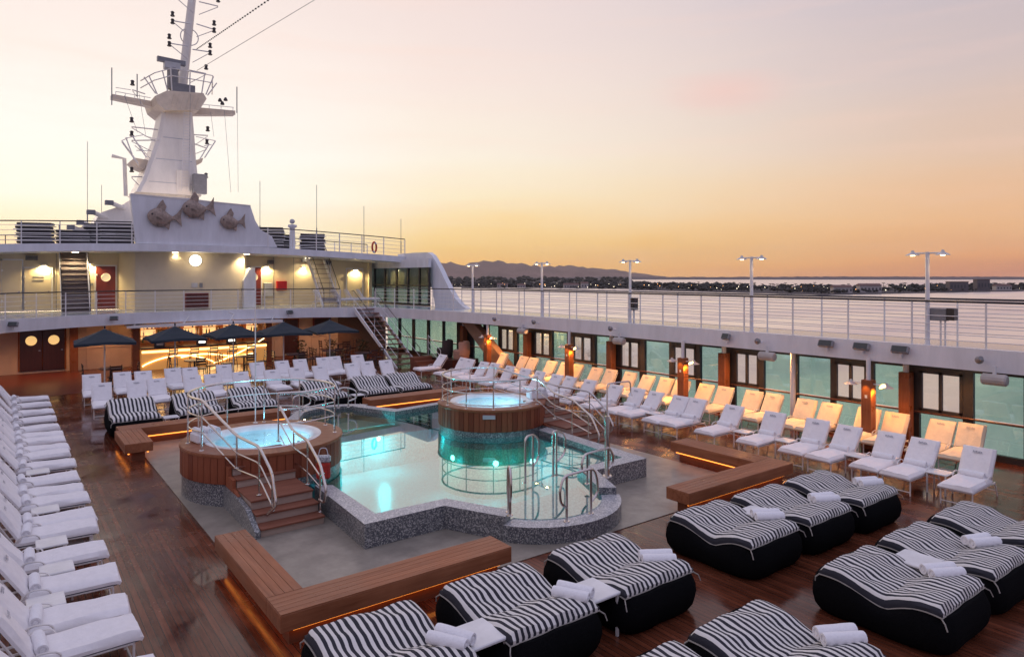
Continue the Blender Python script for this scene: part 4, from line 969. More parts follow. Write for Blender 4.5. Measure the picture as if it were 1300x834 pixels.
# upper deck lamp posts
for i, y in enumerate([7.23, 12.13, 17.11, 22.13, 27.2]):
    x = 18.22 if y < 25 else 18.1
    c = empty('deck_lamp_post', (x, y, DZ), 0, 'twin headed white lamp post on the upper deck railing, %s from the camera' % nth(i), 'lamp post', 'twin headed lamp posts on the upper deck')
    MB().tube([(0, 0, 0), (0, 0, 2.3)], .055, 10, r2=.045).build('pole', white_paint, c, smooth=True)
    MB().tube([(0, -.36, 2.27), (0, .36, 2.27)], .02, 6).build('arm', white_metal, c)
    MB().lathe([(0, .05), (.07, .05), (.07, 0)], n=12).build('base', white_paint, c)
    for s_ in (-1, 1): lamp_head(c, 0, s_*.34, 2.22, 1.0)
    light('SPOT', (x-.02, y-.34, DZ+2.19), 6, WARM, .05, aim=(x, y-.1, DZ), spot=120)
    light('SPOT', (x-.02, y+.34, DZ+2.19), 6, WARM, .05, aim=(x, y+.1, DZ), spot=120)
# fascia fittings: floodlights, speakers, cameras
spk = mat('speaker_case', (.42, .39, .38), .5); lens = mat('flood_glass', (.045, .05, .048), .2)
def flood(x, y, z, rz, label, w_=.4):
    f = empty('floodlight', (x, y, z), rz, label, 'floodlight', 'black floodlights on the deck edges')
    M = Matrix.Rotation(R(-25), 4, 'X')
    MB().bbox((-w_/2, -.16, -.09), (w_/2, -.04, .09), .012, M).build('housing', grey_metal, f); MB().box((-w_/2+.03, -.172, -.07), (w_/2-.03, -.155, .07), M).build('lens', lens, f)
    MB().box((-.03, -.08, -.16), (.03, .0, -.06)).build('bracket', white_paint, f)
for (x, y, rz, lb) in ((.45, 33.1, -25, 'black floodlight on the balcony edge at the far left'), (4.1, 35.2, -12, 'black floodlight on the balcony edge above the leftmost parasol'), (12.2, 35.85, 12, 'black floodlight on the balcony edge above the fourth parasol')):
    flood(x, y-.02, 2.52, R(rz), lb, .34)
def speaker(x, y, z, rz, label, L_=.5):
    f = empty('loudspeaker', (x, y, z), rz, label, 'loudspeaker', 'pale loudspeakers under the deck edges')
    MB().lathe([(0, -L_/2), (.10, -L_/2), (.13, -L_/2+.03), (.13, L_/2-.03), (.10, L_/2), (0, L_/2)], n=12).build('cabinet', spk, f).rotation_euler = (0, R(90), 0)
    MB().box((-.03, -.03, .1), (.03, .03, .3)).build('bracket', white_paint, f)
def camera_fit(x, y, z, rz, label):
    f = empty('spotlight', (x, y, z), rz, label, 'spotlight', 'small spotlights on the deck edges')
    a = MB().lathe([(0, 0), (.085, 0), (.09, .03), (.05, .2), (0, .2)], n=14).build('head', grey_metal, f, smooth=True); a.rotation_euler = (R(70), 0, R(30)); a.location = (0, -.25, .0)
    MB().tube(bend([(0, 0, -.02), (0, -.1, -.05), (0, -.12, 0)], .04), .02, 6).build('bracket', white_paint, f)
for y, lb in ((9.62, 'first of the three wide black floodlights in a group'), (8.67, 'middle of the three wide black floodlights in a group'), (7.72, 'right one of the three wide black floodlights, left of the near lamp post')):
    flood(17.97, y, 2.56, R(-90), lb)
flood(17.97, 12.8, 2.53, R(-90), 'lone black floodlight on the deck edge left of the fourth lamp post', .26)
for y, lb in ((17.3, 'pale loudspeaker under the deck edge by the third lamp post'), (11.37, 'pale loudspeaker under the deck edge right of the fourth lamp post'), (5.7, 'big pale loudspeaker under the deck edge at the right'), (23.0, 'farthest pale loudspeaker under the deck edge')):
    speaker(17.85, y, 2.10, R(90), lb)
for y, lb in ((11.6, 'small round spotlight right of the fourth lamp post'), (5.96, 'small round spotlight right of the near lamp post'), (17.6, 'small round spotlight left of the third lamp post'), (22.04, 'small spotlight below the second lamp post'), (24.6, 'small spotlight left of the second lamp post')):
    camera_fit(17.97 if y < 23 else 17.8, y, 2.52, R(-90), lb)
# control box and binocular stand on the promenade
c = empty('control_box', (18.35, 6.95, DZ), R(90), 'grey control box on posts beside the near lamp post', 'control box')
MB().bbox((-.12, -.1, .62), (.28, .1, .92), .01).build('cabinet', grey_metal, c); MB().box((-.3, -.11, .64), (-.13, .11, .93)).build('horn', dark_metal, c)
for x in (-.08, .02): MB().box((x, -.02, 0), (x+.03, .02, .62)).build('leg', white_metal, c)
c = empty('control_box', (18.3, 17.0, DZ), R(90), 'small dark control box beside the third lamp post', 'control box')
MB().bbox((-.12, -.1, .5), (.16, .1, .95), .01).build('cabinet', dark_metal, c); MB().box((-.03, -.02, 0), (.03, .02, .5)).build('leg', white_metal, c)

# deck house glass on the promenade, far end
g = empty('deck_windscreen', (19.8, 0, DZ), 0, 'tall dark framed glass windscreen at the far end of the right upper deck', 'windscreen')
ys = [34.3, 35.4, 36.8, 38.3, 39.9, 41.4, 43.0]
for a, b in zip(ys, ys[1:]):
    MB().box((0, a+.06, .1), (.015, b-.06, 1.15)).build('pane', glass_dark, g); MB().box((0, a+.06, 1.22), (.015, b-.06, 2.25)).build('pane', glass_dark, g)
MB().box((-.08, 34.2, 2.25), (.1, 43.1, 2.75)).build('head', white_paint, g)
for a in ys: MB().box((-.05, a-.06, 0), (.07, a+.06, 2.25)).build('mullion', frame_black, g)
MB().box((-.06, 34.3, 1.15), (.06, 43.0, 1.22)).build('rail', frame_black, g); MB().box((-.06, 34.3, 0), (.06, 43.0, .1)).build('sill', frame_black, g)

# white wing that sweeps down from the sun deck
wx = 20.05
top = [(505, 323), (525, 321), (543, 320.5), (548, 324), (553, 332), (558, 341), (564, 354), (570, 366), (577, 378), (585, 387), (594, 393.5)]
bot = [(553, 393.5), (551, 380), (549, 369), (546, 355), (543, 347), (538, 341.5), (525, 340), (505, 339)]
pts = [onp(x, y, X=wx) for x, y in top+bot]
wing = MB().slab(pts, (.3, 0, 0)).build('superstructure_wing', white_paint); tag(wing, 'white curved wing sweeping down from the sun deck to the railing', 'superstructure', )

# ================================================================== SUN DECK and FACADES
UZ0, UZ1 = 5.70, 6.06
def camb(x): return -.0027*(x-8)**2
UE = [(-3.6, 38.3), (-1, 38.1), (1.2, 37.9), (3.2, 37.7), (5.2, 37.6), (8, 37.5), (11, 37.6), (12.8, 37.7), (14.5, 37.8), (16.5, 37.8), (18.5, 37.7), (20.05, 37.6)]
vs = []; fs = []
for (x, y) in UE: vs += [(x, y, UZ0+camb(x)), (x, y, UZ1+camb(x)), (x, 74, UZ1+camb(x)), (x, 74, UZ0+camb(x))]
for i in range(len(UE)-1):
    for k in range(4): fs.append((i*4+k, i*4+(k+1) % 4, i*4+4+(k+1) % 4, i*4+4+k))
e_ = (len(UE)-1)*4; fs += [(0, 1, 2, 3), (e_+3, e_+2, e_+1, e_)]
tag(MB().add(vs, fs).build('sun_deck', white_paint), kind='structure')
# ceiling lamps
for i, (x, y) in enumerate([(2.95, 39.6), (7.3, 38.9), (10.9, 38.9), (15.0, 40.7)]):
    d = MB().lathe([(0, -.02), (.13, -.02), (.15, 0)], n=14).build('downlight', dl_m); d.location = (x, y, UZ0+camb(x))
    tag(d, 'white ceiling downlight above the balcony, %s from the left' % nth(i), 'downlight', 'downlights above the balcony')
    light('SPOT', (x, y, UZ0-.12), 170, CREAMY, .1, aim=(x, y+.3, DZ), spot=140)
FY_ = 41.2
fac = empty('balcony_facade', (8, FY_, DZ), 0, 'cream deckhouse wall behind the balcony with doors and wall lamps', 'deckhouse')
def fx(x): return x-8
MB().box((fx(-3.4), 0, 0), (fx(19.2), .2, UZ0-DZ)).build('wall', cream_paint, fac)
MB().box((fx(19.2), -0.2, 0), (fx(19.4), 12, UZ0-DZ)).build('side_wall', cream_paint, fac)
# rounded centre bay
bay = [(5.0, FY_), (5.05, 40.2), (5.5, 39.3), (6.4, 38.95), (8.2, 38.8), (10.0, 38.95), (10.9, 39.3), (11.25, 40.2), (11.3, FY_)]
MB().prism([(x-8, y-FY_) for x, y in bay], 0, UZ0-DZ-.01).build('centre_bay', cream_paint, fac, smooth=True)
porthole_m = emitm('porthole_glow', (1., .74, .32), 1.6)
def door(x0, x1, z1, m, port, label=None, parent=fac, y=0, z0=.04, hinge=True):
    d = MB().bbox((fx(x0), y-.07, z0), (fx(x1), y-.005, z1), .012).build('door', m, parent)
    if label: d['label'] = label
    xm = fx((x0+x1)/2)
    for (a, b, c, e) in ((fx(x0)-.07, fx(x0)-.005, z0, z1), (fx(x1)+.005, fx(x1)+.07, z0, z1), (fx(x0)-.07, fx(x1)+.07, z1+.005, z1+.07)):
        MB().box((a, y-.05, c), (b, y-.006, e)).build('frame', white_paint if m is not maroon_door else col_m, d)
    if port:
        o = MB().lathe([(.0, 0), (.17, 0), (.2, .02), (.22, 0)], n=20).build('porthole', port, d); o.location = (xm, y-.085, z0+(z1-z0)*.74); o.rotation_euler = (R(90), 0, 0)
    MB().box((fx(x1)-.14, y-.12, z0+.9), (fx(x1)-.07, y-.07, z0+.95)).build('handle', steel, d)
    if hinge:
        for q in (.2, .8): MB().box((fx(x0)-.03, y-.1, z0+(z1-z0)*q-.05), (fx(x0)+.06, y-.06, z0+(z1-z0)*q+.05)).build('hinge', white_metal, d)
    return d
brass = emitm('porthole_pale', (.85, .7, .45), .45)
door(.95, 2.05, 2.12, cream_paint, None, 'cream door beneath the left wall lamp')
door(-1.1, .05, 2.5, cream_paint, None, 'tall cream double hatch left half'); door(.06, .85, 2.5, cream_paint, None, 'tall cream double hatch right half')
door(3.98, 4.85, 2.25, red_door_m, brass, 'red door left of the centre bay'); door(11.55, 12.35, 2.25, red_door_m, brass, 'red door right of the centre bay')
door(17.75, 18.8, 2.2, cream_paint, None, 'cream door beneath the rightmost wall lamp')
o = MB().box((fx(7.75), -2.43, .05), (fx(8.9), -2.37, .85)).build('louvre_panel', red_door_m, fac)
for k in range(6): MB().box((fx(7.8), -2.47, .12+k*.12), (fx(8.85), -2.42, .17+k*.12)).build('louvre', maroon_door, o)
o = MB().bbox((fx(13.25), -.22, .9), (fx(13.85), -.01, 1.45), .02).build('fire_box', mat('fire_red', (.5, .015, .02), .4), fac)
o = MB().bbox((fx(12.5), -.2, .55), (fx(13.0), -.01, 1.35), .02).build('locker', light_grey, fac)
MB().box((fx(3.62), -.03, 1.25), (fx(3.85), -.01, 1.38)).build('sign_plate', grey_metal, fac)
for q in range(2): MB().box((fx(1.3), -.085, 1.5+q*.17), (fx(1.75), -.072, 1.56+q*.17)).build('sign_plate', grey_metal, fac)
MB().box((fx(8.05), -2.445, 1.15), (fx(8.35), -2.42, 1.38)).build('sign_plate', light_grey, fac)
MB().box((fx(8.45), -2.445, 1.15), (fx(8.6), -2.42, 1.38)).build('sign_plate', grey_metal, fac)
# sloped white housing
MB().slab([(fx(10.75), -2.3, .0), (fx(11.35), -2.3, 0), (fx(11.35), -2.3, 2.2), (fx(11.1), -2.3, 2.2), (fx(10.75), -2.3, 1.5)], (0, 1.5, 0)).build('sloped_housing', white_paint, fac)
# seams
for x in (-.5, 2.25, 13.1, 14.3, 16.6): MB().box((fx(x), -.012, .02), (fx(x)+.03, -.002, 2.9)).build('seam', grey_metal, fac)
# round glowing globe lamp on the bay
e = empty('globe_lamp', (8.25, 38.76, 5.28), 0, 'large round glowing white lamp on the balcony wall', 'lamp')
MB().ico((0, 0, 0), .30, 3, (1, .45, 1)).build('globe', emitm('globe_glow', (1., .9, .68), 3.2), e, smooth=True); MB().lathe([(.3, 0), (.34, .03), (.34, .06), (.28, .07)], n=24).build('rim', white_metal, e).rotation_euler = (R(-90), 0, 0)
light('POINT', (8.25, 38.3, 5.2), 14, CREAMY, .2)
# wall lamps
for i, (x, y, z, en) in enumerate([(1.75, FY_, 5.0, 75), (3.62, FY_, 5.1, 75), (12.65, FY_, 5.05, 60), (18.3, FY_, 4.9, 80), (14.9, FY_, 5.0, 40)]):
    e = empty('wall_lamp', (x, y, z), 0, 'small bulkhead lamp on the balcony wall, %s from the left' % nth(i), 'wall lamp', 'bulkhead lamps on the balcony wall')
    MB().bbox((-.14, -.2, -.04), (.14, -.0, .06), .02).build('housing', white_metal, e); MB().box((-.11, -.18, -.055), (.11, -.03, -.041)).build('lens', emitm('lamp_lens', (1., .84, .5), 30), e)
    light('SPOT', (x, y-.22, z-.08), en*2.0, (1., .74, .32), .06, aim=(x, y+.05, z-1.6), spot=160, blend=.5)
# small fittings high on the wall
for x, z, w_, lb in ((1.25, 5.35, .5, 'left dark ventilator box high on the balcony wall'), (12.9, 5.3, .35, 'dark floodlight box high on the wall by the right red door'), (16.4, 5.3, .5, 'grey air unit high on the right balcony wall'), (14.95, 5.45, .35, 'dark loudspeaker box by the right upper stair')):
    e = empty('vent_box', (x, FY_, z), 0, lb, 'vent box', 'boxes high on the balcony wall')
    MB().bbox((-w_/2, -.25, -.12), (w_/2, 0, .12), .02).build('case', grey_metal, e)
    for k in range(3): MB().box((-w_/2+.03, -.27, -.09+k*.07), (w_/2-.03, -.245, -.06+k*.07)).build('slat', dark_metal, e)

def stair(label, xc, w_, y0, z0, y1, z1, n, m_tread, m_str, closed=False, rail=dark_metal, ext=0, name='ladder_stair', rails=True):
    """straight flight rising along +Y"""
    s = empty(name, (xc, y0, z0), 0, label, 'stairs'); dy, dz = y1-y0, z1-z0
    for sx in (-1, 1):
        x = sx*w_/2; MB().slab([(x, -.05, -.02), (x, .22, -.02), (x, dy+.1, dz-.12), (x, dy+.1, dz+.05), (x, dy-.12, dz+.05)], (sx*.05, 0, 0)).build('stringer', m_str, s)
        if rails:
            MB().tube(bend([(x+sx*.03, -.05, .0), (x+sx*.03, -.05, .9), (x+sx*.03, dy, dz+.95), (x+sx*.03, dy+.25, dz+.95)], .05), .02, 6).build('handrail', rail, s)
            MB().tube([(x+sx*.03, -.05, .5), (x+sx*.03, dy, dz+.5)], .012, 5).build('bar', m_str, s)
            for q in (.0, .25, .5, .75, 1.): MB().tube([(x+sx*.03, dy*q-.03, dz*q+.02), (x+sx*.03, dy*q-.03, dz*q+.93)], .014, 5).build('baluster', m_str, s)
    pr = None
    for k in range(n):
        y = dy*(k+.2)/n; z = dz*(k+1)/n-.04; b = ((-w_/2, 0, -.035), (w_/2, dy/n*1.05, 0))
        if pr is None: pr = MB().bbox(*b, .005).build('tread', m_tread, s); pr.location = (0, y, z)
        else: c = dup(pr, (0, y, z)); c.parent = s
    if closed: MB().slab([(-w_/2, .1, 0), (w_/2, .1, 0), (w_/2, dy+.1, dz-.08), (-w_/2, dy+.1, dz-.08)], (0, .03, -.03)).build('backing', m_tread, s)
    return s
grey_tread = mat('grey_tread', (.20, .16, .15), .6)
stair('steep brown stair on the left between the cream and red doors', 2.93, 1.1, 38.7, DZ, 40.7, UZ1, 14, grey_tread, white_paint, closed=True)
stair('steep open stair on the right of the balcony behind the red box', 15.3, .95, 37.6, DZ, 40.6, UZ1, 12, grey_tread, white_paint)
stair('long open staircase from the balcony down to the pool deck', 15.95, 1.15, 29.6, 0, 34.7, DZ, 13, mat('wood_tread', (.20, .085, .06), .5), white_paint)
# lower landing steps
s = empty('deck_steps', (16.3, 28.6, 0), 0, 'short red brown steps with white rail beside the long staircase foot', 'steps')
for k in range(3): MB().bbox((-.3, k*.3, 0 if k == 0 else .17*k-.02), (.75, .95, .17*(k+1)), .01).build('tread', step_m, s)
for z in (.55, .85, 1.15): MB().tube([(.8, -.1, z-.3), (.8, 1.1, z+.35)], .015, 5).build('bar', white_metal, s)
for y in (-.1, 1.1): MB().tube([(.8, y, 0), (.8, y, 1.5 if y > 0 else .85)], .018, 5).build('post', white_metal, s)

# ------------------------------------------------------------------ lower facade and BAR
LY = 38.2
lf = empty('bar_deck_facade', (8, LY, 0), 0, 'beige panelled wall behind the bar at pool level', 'deckhouse')
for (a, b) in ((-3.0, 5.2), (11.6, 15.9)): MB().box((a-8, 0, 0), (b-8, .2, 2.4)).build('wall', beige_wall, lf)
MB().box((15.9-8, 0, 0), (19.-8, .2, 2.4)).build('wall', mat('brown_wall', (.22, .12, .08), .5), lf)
for x in (-1.2, .4, 3.3, 4.3, 12.2, 14.3, 15.2): MB().box((x-8, -.03, .05), (x-8+.06, -.002, 2.35)).build('batten', beige_wall, lf)
for (a, b) in ((-3, .8), (2.9, 5.1), (11.7, 12.6), (14.2, 15.9)): MB().box((a-8, -.035, 1.0), (b-8, -.003, 1.06)).build('moulding', beige_wall, lf)
pg = emitm('porthole_dim', (1., .66, .26), .7)
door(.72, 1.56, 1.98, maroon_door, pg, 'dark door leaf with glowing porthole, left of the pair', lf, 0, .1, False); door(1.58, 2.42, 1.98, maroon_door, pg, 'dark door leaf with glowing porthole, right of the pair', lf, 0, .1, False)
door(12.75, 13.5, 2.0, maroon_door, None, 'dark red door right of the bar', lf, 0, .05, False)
for i, x in enumerate([2.75, 5.15, 11.35]):
    c = empty('facade_column', (x, 36.6 if i else 37.6, 0), 0, ('dark wood column beside the double doors', 'left dark wood column of the bar', 'right dark wood column of the bar')[i], 'column')
    MB().bbox((-.16, -.16, 0), (.16, .16, 2.42), .01).build('shaft', col_m, c)
# bar
bar = empty('poolside_bar', (8.25, 36.2, 0), 0, 'glowing poolside bar with curved light bands on its front', 'bar')
glow_panel = emitm('bar_front_glow', (1., .47, .12), .26)
bx0, bx1 = -2.9, 2.9
MB().box((bx0, .02, .0), (bx1, .5, .98)).build('front', glow_panel, bar)
MB().bbox((bx0-.05, -.22, .98), (bx1+.05, .6, 1.05), .01).build('counter_top', maroon_door, bar)
MB().box((bx0, -.02, .80), (bx1, .02, .90)).build('light_band', emitm('bar_band', (1., .66, .26), 2.6), bar)
bandm = emitm('bar_swoosh', (1., .74, .34), 4)
def sw(pts): return MB().tube([(x, -.012, z) for x, z in pts], .028, 6).build('light_band', bandm, bar, smooth=True)
sw([(bx0+.02+i*.15, .18+.42*math.sin(math.pi*min(1, i/21.))**.8) for i in range(22)])
sw([(.3+i*.13, .12+.035*i+.0012*i*i) for i in range(20)])
sw([(-1.2+i*.2, .5+.1*math.sin(i*.35)) for i in range(18)])
# back bar
bb_ = empty('back_bar', (8.25, 38.1, 0), 0, 'warm lit back bar with shelves of bottles', 'back bar')
MB().box((-3.05, .1, 0), (3.3, .3, 2.42)).build('wall', mat('bar_back_wall', (.62, .36, .16), .5), bb_)
for z in (1.1, 1.45, 1.8): MB().box((-2.9, -.2, z), (3.1, .1, z+.03)).build('shelf', wood('shelf_wood_%d' % int(z*10), (.2, .07, .03), (.32, .12, .05), .4, axis='X'), bb_)
for x in (-2.95, -.9, .0, 1.0, 2.2): MB().box((x, -.22, 1.0), (x+.14, .1, 2.42)).build('upright', col_m, bb_)
for k, x in enumerate((-2.3, -.45, .55, 1.6, 2.7)): MB().box((x-.35, .04, 1.3), (x+.3, .09, 2.2)).build('light_panel', emitm('bar_light_panel', (1., .62, .26), 1.), bb_)
bt = [MB().lathe([(0, 0), (.038, 0), (.04, .17), (.014, .22), (.014, .29), (0, .29)], n=7).build('bottle', m_, smooth=True) for m_ in (bottle_m, bottle_g, white_paint)]
cnt = 0; random.seed(3)
used_b = [False]*3
ordz = {1.13: 'lower', 1.48: 'middle', 1.83: 'upper'}
for z in (1.13, 1.48, 1.83):
    x = 5.5; nb = -1
    while x < 11.2 and nb < 23:
        nb += 1
        k = random.randrange(3)
        o = bt[k] if not used_b[k] else dup(bt[k]); used_b[k] = True
        o.location = (x, 37.98, z); tag(o, 'bottle on the %s shelf of the back bar, %s from the left' % (ordz[z], nth(nb)), 'bottle', 'bottles on the %s back bar shelf' % ordz[z]); x += random.choice([.14, .16, .2, .45])
for x in (5.6, 6.4, 7.3, 8.2, 9.1, 10.0, 10.8): light('POINT', (x, 37.4, 2.15), 13, (1., .55, .2), .12)
light('AREA', (8.2, 35.7, .5), 30, (1., .66, .28), 3., aim=(8.2, 30, .4))
for x, y, lb in ((6.1, 36.2, 'espresso machine at the left of the bar counter'), (8.0, 36.3, 'dark till screen in the middle of the bar counter'), (9.4, 36.3, 'dark coffee grinder right of the till on the bar')):
    e = empty('bar_machine', (x, y, 1.05), 0, lb, 'bar machine'); MB().bbox((-.22, -.12, 0), (.22, .14, .24), .02).build('body', dark_metal, e); MB().box((-.15, -.14, .1), (.15, -.12, .2)).build('screen', emitm('till_screen', (1., .9, .75), 2.5) if 'till' in lb else steel, e)
# awning over the bar
aw = empty('bar_awning', (8.25, 35.9, 2.1), 0, 'white folding awning with arms above the bar', 'awning')
MB().slab([(-3.6, -.2, 0), (3.6, -.2, 0), (3.6, 1.2, .12), (-3.6, 1.2, .12)], (0, 0, .05)).build('cloth', white_paint, aw); MB().box((-3.6, -.27, -.06), (3.6, -.2, .06)).build('front_bar', white_metal, aw)
for x in (-3.3, -1.2, .9, 3.0): MB().tube([(x, -.2, .05), (x+.35, .2, .42), (x+.1, .3, .55)], .03, 6).build('arm', white_metal, aw)
# under balcony lights, warm floor
for i, (x, y) in enumerate([(-.5, 35.4), (1.6, 36.3), (3.9, 36.9), (13.4, 36.6), (15.5, 36.8), (18.2, 34.0)]):
    d = MB().lathe([(0, -.012), (.08, -.012), (.1, 0)], n=12).build('downlight', dl_m); d.location = (x, y, 2.40)
    tag(d, 'small downlight under the balcony, %s from the left' % nth(i), 'downlight', 'downlights under the balcony')
    light('SPOT', (x, y, 2.36), 90 if x > 3 else 120, (1., .48, .2), .08, aim=(x, y, 0), spot=140, blend=.6)

# bar stools, tables, dark chairs
def make_stool():
    r = empty('bar_stool', (0, 0, 0), 0, 'x', 'bar stool')
    for a in (-1, 1):
        for b in (-1, 1): MB().tube([(a*.2, b*.2, 0), (a*.15, b*.15, .72)], .018, 5).build('leg', dark_metal, r)
    MB().bbox((-.2, -.2, .72), (.2, .2, .78), .02).build('seat', maroon_door, r)
    for z in (.9, 1.02): MB().bbox((-.2, -.22, z), (.2, -.19, z+.07), .008).build('back_slat', maroon_door, r)
    for a in (-1, 1): MB().tube([(a*.18, -.2, .74), (a*.18, -.22, 1.1)], .014, 5).build('back_post', dark_metal, r)
    MB().tube([(-.17, -.17, .28), (.17, -.17, .28)], .012, 5).build('footrest', dark_metal, r)
    return r
p = make_stool()
for i, x in enumerate([6.55, 7.5, 8.35, 9.25, 10.15]): place(p, i == 0, (x, 35.55, 0), R(random.uniform(-8, 8)), 'dark bar stool, %s from the left along the glowing bar' % nth(i), 'stools along the bar')
def make_chair():
    r = empty('dining_chair', (0, 0, 0), 0, 'x', 'chair')
    for a in (-1, 1):
        for b in (-1, 1): MB().tube([(a*.2, b*.2, 0), (a*.19, b*.18, .42)], .018, 5).build('leg', dark_metal, r)
    MB().bbox((-.22, -.22, .42), (.22, .22, .47), .02).build('seat', maroon_door, r)
    for z in (.6, .72, .84): MB().bbox((-.2, -.235, z), (.2, -.21, z+.07), .008).build('back_slat', maroon_door, r)
    for a in (-1, 1): MB().tube([(a*.2, -.2, .44), (a*.2, -.24, .95)], .016, 5).build('back_post', dark_metal, r)
    return r
def make_table():
    r = empty('dining_table', (0, 0, 0), 0, 'x', 'table')
    MB().lathe([(0, .74), (.42, .74), (.44, .71), (.42, .69), (0, .69)], n=20).build('table_top', maroon_door, r); MB().tube([(0, 0, .02), (0, 0, .7)], .04, 8).build('pedestal', dark_metal, r)
    MB().lathe([(0, .04), (.2, .03), (.26, 0)], n=14).build('base', dark_metal, r)
    return r
pc = make_chair(); pt_ = make_table(); k = 0
TX = [(3.6, 31.8), (6.9, 32.6), (9.1, 32.9), (11.3, 32.4), (13.3, 32.9), (14.2, 31.0), (15.0, 36.0)]
names = ['under the leftmost parasol', 'left of the middle parasol', 'behind the middle parasol', 'by the fourth parasol', 'by the rightmost parasol', 'between the rightmost parasol and the stairs', 'behind the long staircase']
for i, (x, y) in enumerate(TX):
    place(pt_, i == 0, (x, y, 0), 0, 'round dark table %s' % names[i], 'dark tables before the bar')
    for j, (dx, dy, a, wd) in enumerate(((-.75, .1, 90-180, 'left'), (.75, -.05, 90, 'right'), (.05, -.8, 0, 'near'))):
        place(pc, k == 0, (x+dx, y+dy, 0), R(a), 'dark chair on the %s side of the table %s' % (wd, names[i]), 'dark chairs before the bar'); k += 1
# planted screen, sofas at the right below the balcony
arm_d = mat('dark_sofa', (.05, .03, .028), .8); arm_p = mat('peach_sofa', (.45, .26, .19), .8)
def armchair(x, y, z, m_, label, s=1.):
    e = empty('round_armchair', (x, y, z), R(200), label, 'armchair')
    MB().lathe([(0, .0), (.36, .0), (.4, .1), (.4, .4), (.36, .43), (0, .44)], n=18).build('seat', m_, e, smooth=True)
    MB().lathe([(.33, .3), (.33, .78), (.37, .84), (.42, .78), (.42, .2)], n=18, a0=R(20), a1=R(200)).build('backrest', m_, e, smooth=True)
armchair(17.9, 27.9, .45, arm_p, 'peach round armchair at the glass beside the slanted strut'); armchair(17.7, 29.1, .45, arm_d, 'dark round armchair at the glass beside the slanted strut')
e = empty('raised_platform', (17.9, 28.3, 0), 0, 'dark wooden platform front beside the slanted strut', 'platform'); MB().bbox((-.75, -.8, 0), (.75, 2.2, .45), .01).build('body', maroon_door, e)
# framed panel and cupboards on the wall right of the bar
e = empty('wall_panel', (14.9, 38.15, 1.2), 0, 'red framed panel on the wall behind the rightmost parasol', 'wall panel'); MB().bbox((-.55, -.05, 0), (.55, 0, .9), .01).build('frame', red_door_m, e); MB().box((-.45, -.06, .1), (.45, -.05, .8)).build('panel', maroon_door, e)
pot_m = mat('planter', (.12, .10, .07), .7)
for i, (x, y) in enumerate([(13.9, 34.3), (15.1, 33.0), (12.4, 34.6)]):
    e = empty('potted_plant', (x, y, 0), 0, 'dark leafy potted plant, %s from the right wall corner under the balcony' % nth(i), 'plant', 'potted plants under the balcony')
    MB().lathe([(0, 0), (.18, 0), (.24, .45), (.2, .45), (0, .42)], n=14).build('pot', pot_m, e)
    f = MB()
    for q in range(110):
        a = random.uniform(0, 6.28); h = random.uniform(.45, 1.15); rr = random.uniform(.05, .34); c = Vector((rr*math.cos(a), rr*math.sin(a), h)); u = Vector((random.uniform(-1, 1), random.uniform(-1, 1), random.uniform(-.4, .6))).normalized()*.1; v = u.cross(Vector((random.random(), random.random(), 1))).normalized()*.03
        f.add([c-u, c+v, c+u, c-v], [(0, 1, 2, 3)])
    f.build('foliage', mat('plant_leaf', (.03, .05, .02), .6, noise=(9, .5)), e)
# red runner floor near the double doors
rectdeck('entrance_floor', -3, 30.5, 2.9, 38.1, .008, mat('red_mat', (.14, .03, .02), .35, noise=(1, .2)), .006)

# ------------------------------------------------------------------ PARASOLS
def make_parasol():
    r = empty('parasol', (0, 0, 0), 0, 'x', 'parasol'); hw = 1.0; zt, ze = 2.48, 2.05; n = 8
    MB().tube([(0, 0, 0), (0, 0, 2.5)], .028, 8).build('pole', white_metal, r, smooth=True)
    MB().lathe([(0, .06), (.25, .05), (.28, 0)], n=16).build('base', grey_metal, r)
    vs = [(0, 0, zt)]; rim = []
    cs = [(-hw, -hw), (0, -hw), (hw, -hw), (hw, 0), (hw, hw), (0, hw), (-hw, hw), (-hw, 0)]
    for ring, f in ((1, .35), (2, .7), (3, 1.)):
        for (x, y) in cs:
            mid = (x == 0 or y == 0); z = zt-(zt-ze)*f+(.03*f*(1-f)*4)*-1-(.0 if mid else .05*f*f)
            vs.append((x*f*(.96 if mid and f == 1 else 1), y*f*(.96 if mid and f == 1 else 1), z))
    vs += [(x*.99, y*.99, vs[17+i][2]-.10) for i, (x, y) in enumerate(cs)]
    fs = [(0, 1+i, 1+(i+1) % 8) for i in range(8)]
    for rg in range(3):
        for i in range(8): a = 1+rg*8; fs.append((a+i, a+8+i, a+8+(i+1) % 8, a+(i+1) % 8))
    MB().add(vs, fs).build('canopy', navy_cloth, r)
    for i in range(8):
        x, y = cs[i]; q = vs[17+i]; rb = MB().tube([(0, 0, zt-.05), (q[0]*.97, q[1]*.97, q[2]-.02)], .01, 4).build('rib', white_metal, r)
    MB().lathe([(0, .12), (.03, .1), (.03, 0)], c=(0, 0, zt), n=8).build('finial', navy_cloth, r)
    return r
p = make_parasol()
for i, x in enumerate([3.18, 5.62, 7.86, 9.98, 12.1]): place(p, i == 0, (x, 30., -.04), R((i % 3-1)*4), 'navy square parasol, %s from the left in front of the bar' % nth(i), 'navy parasols in front of the bar')

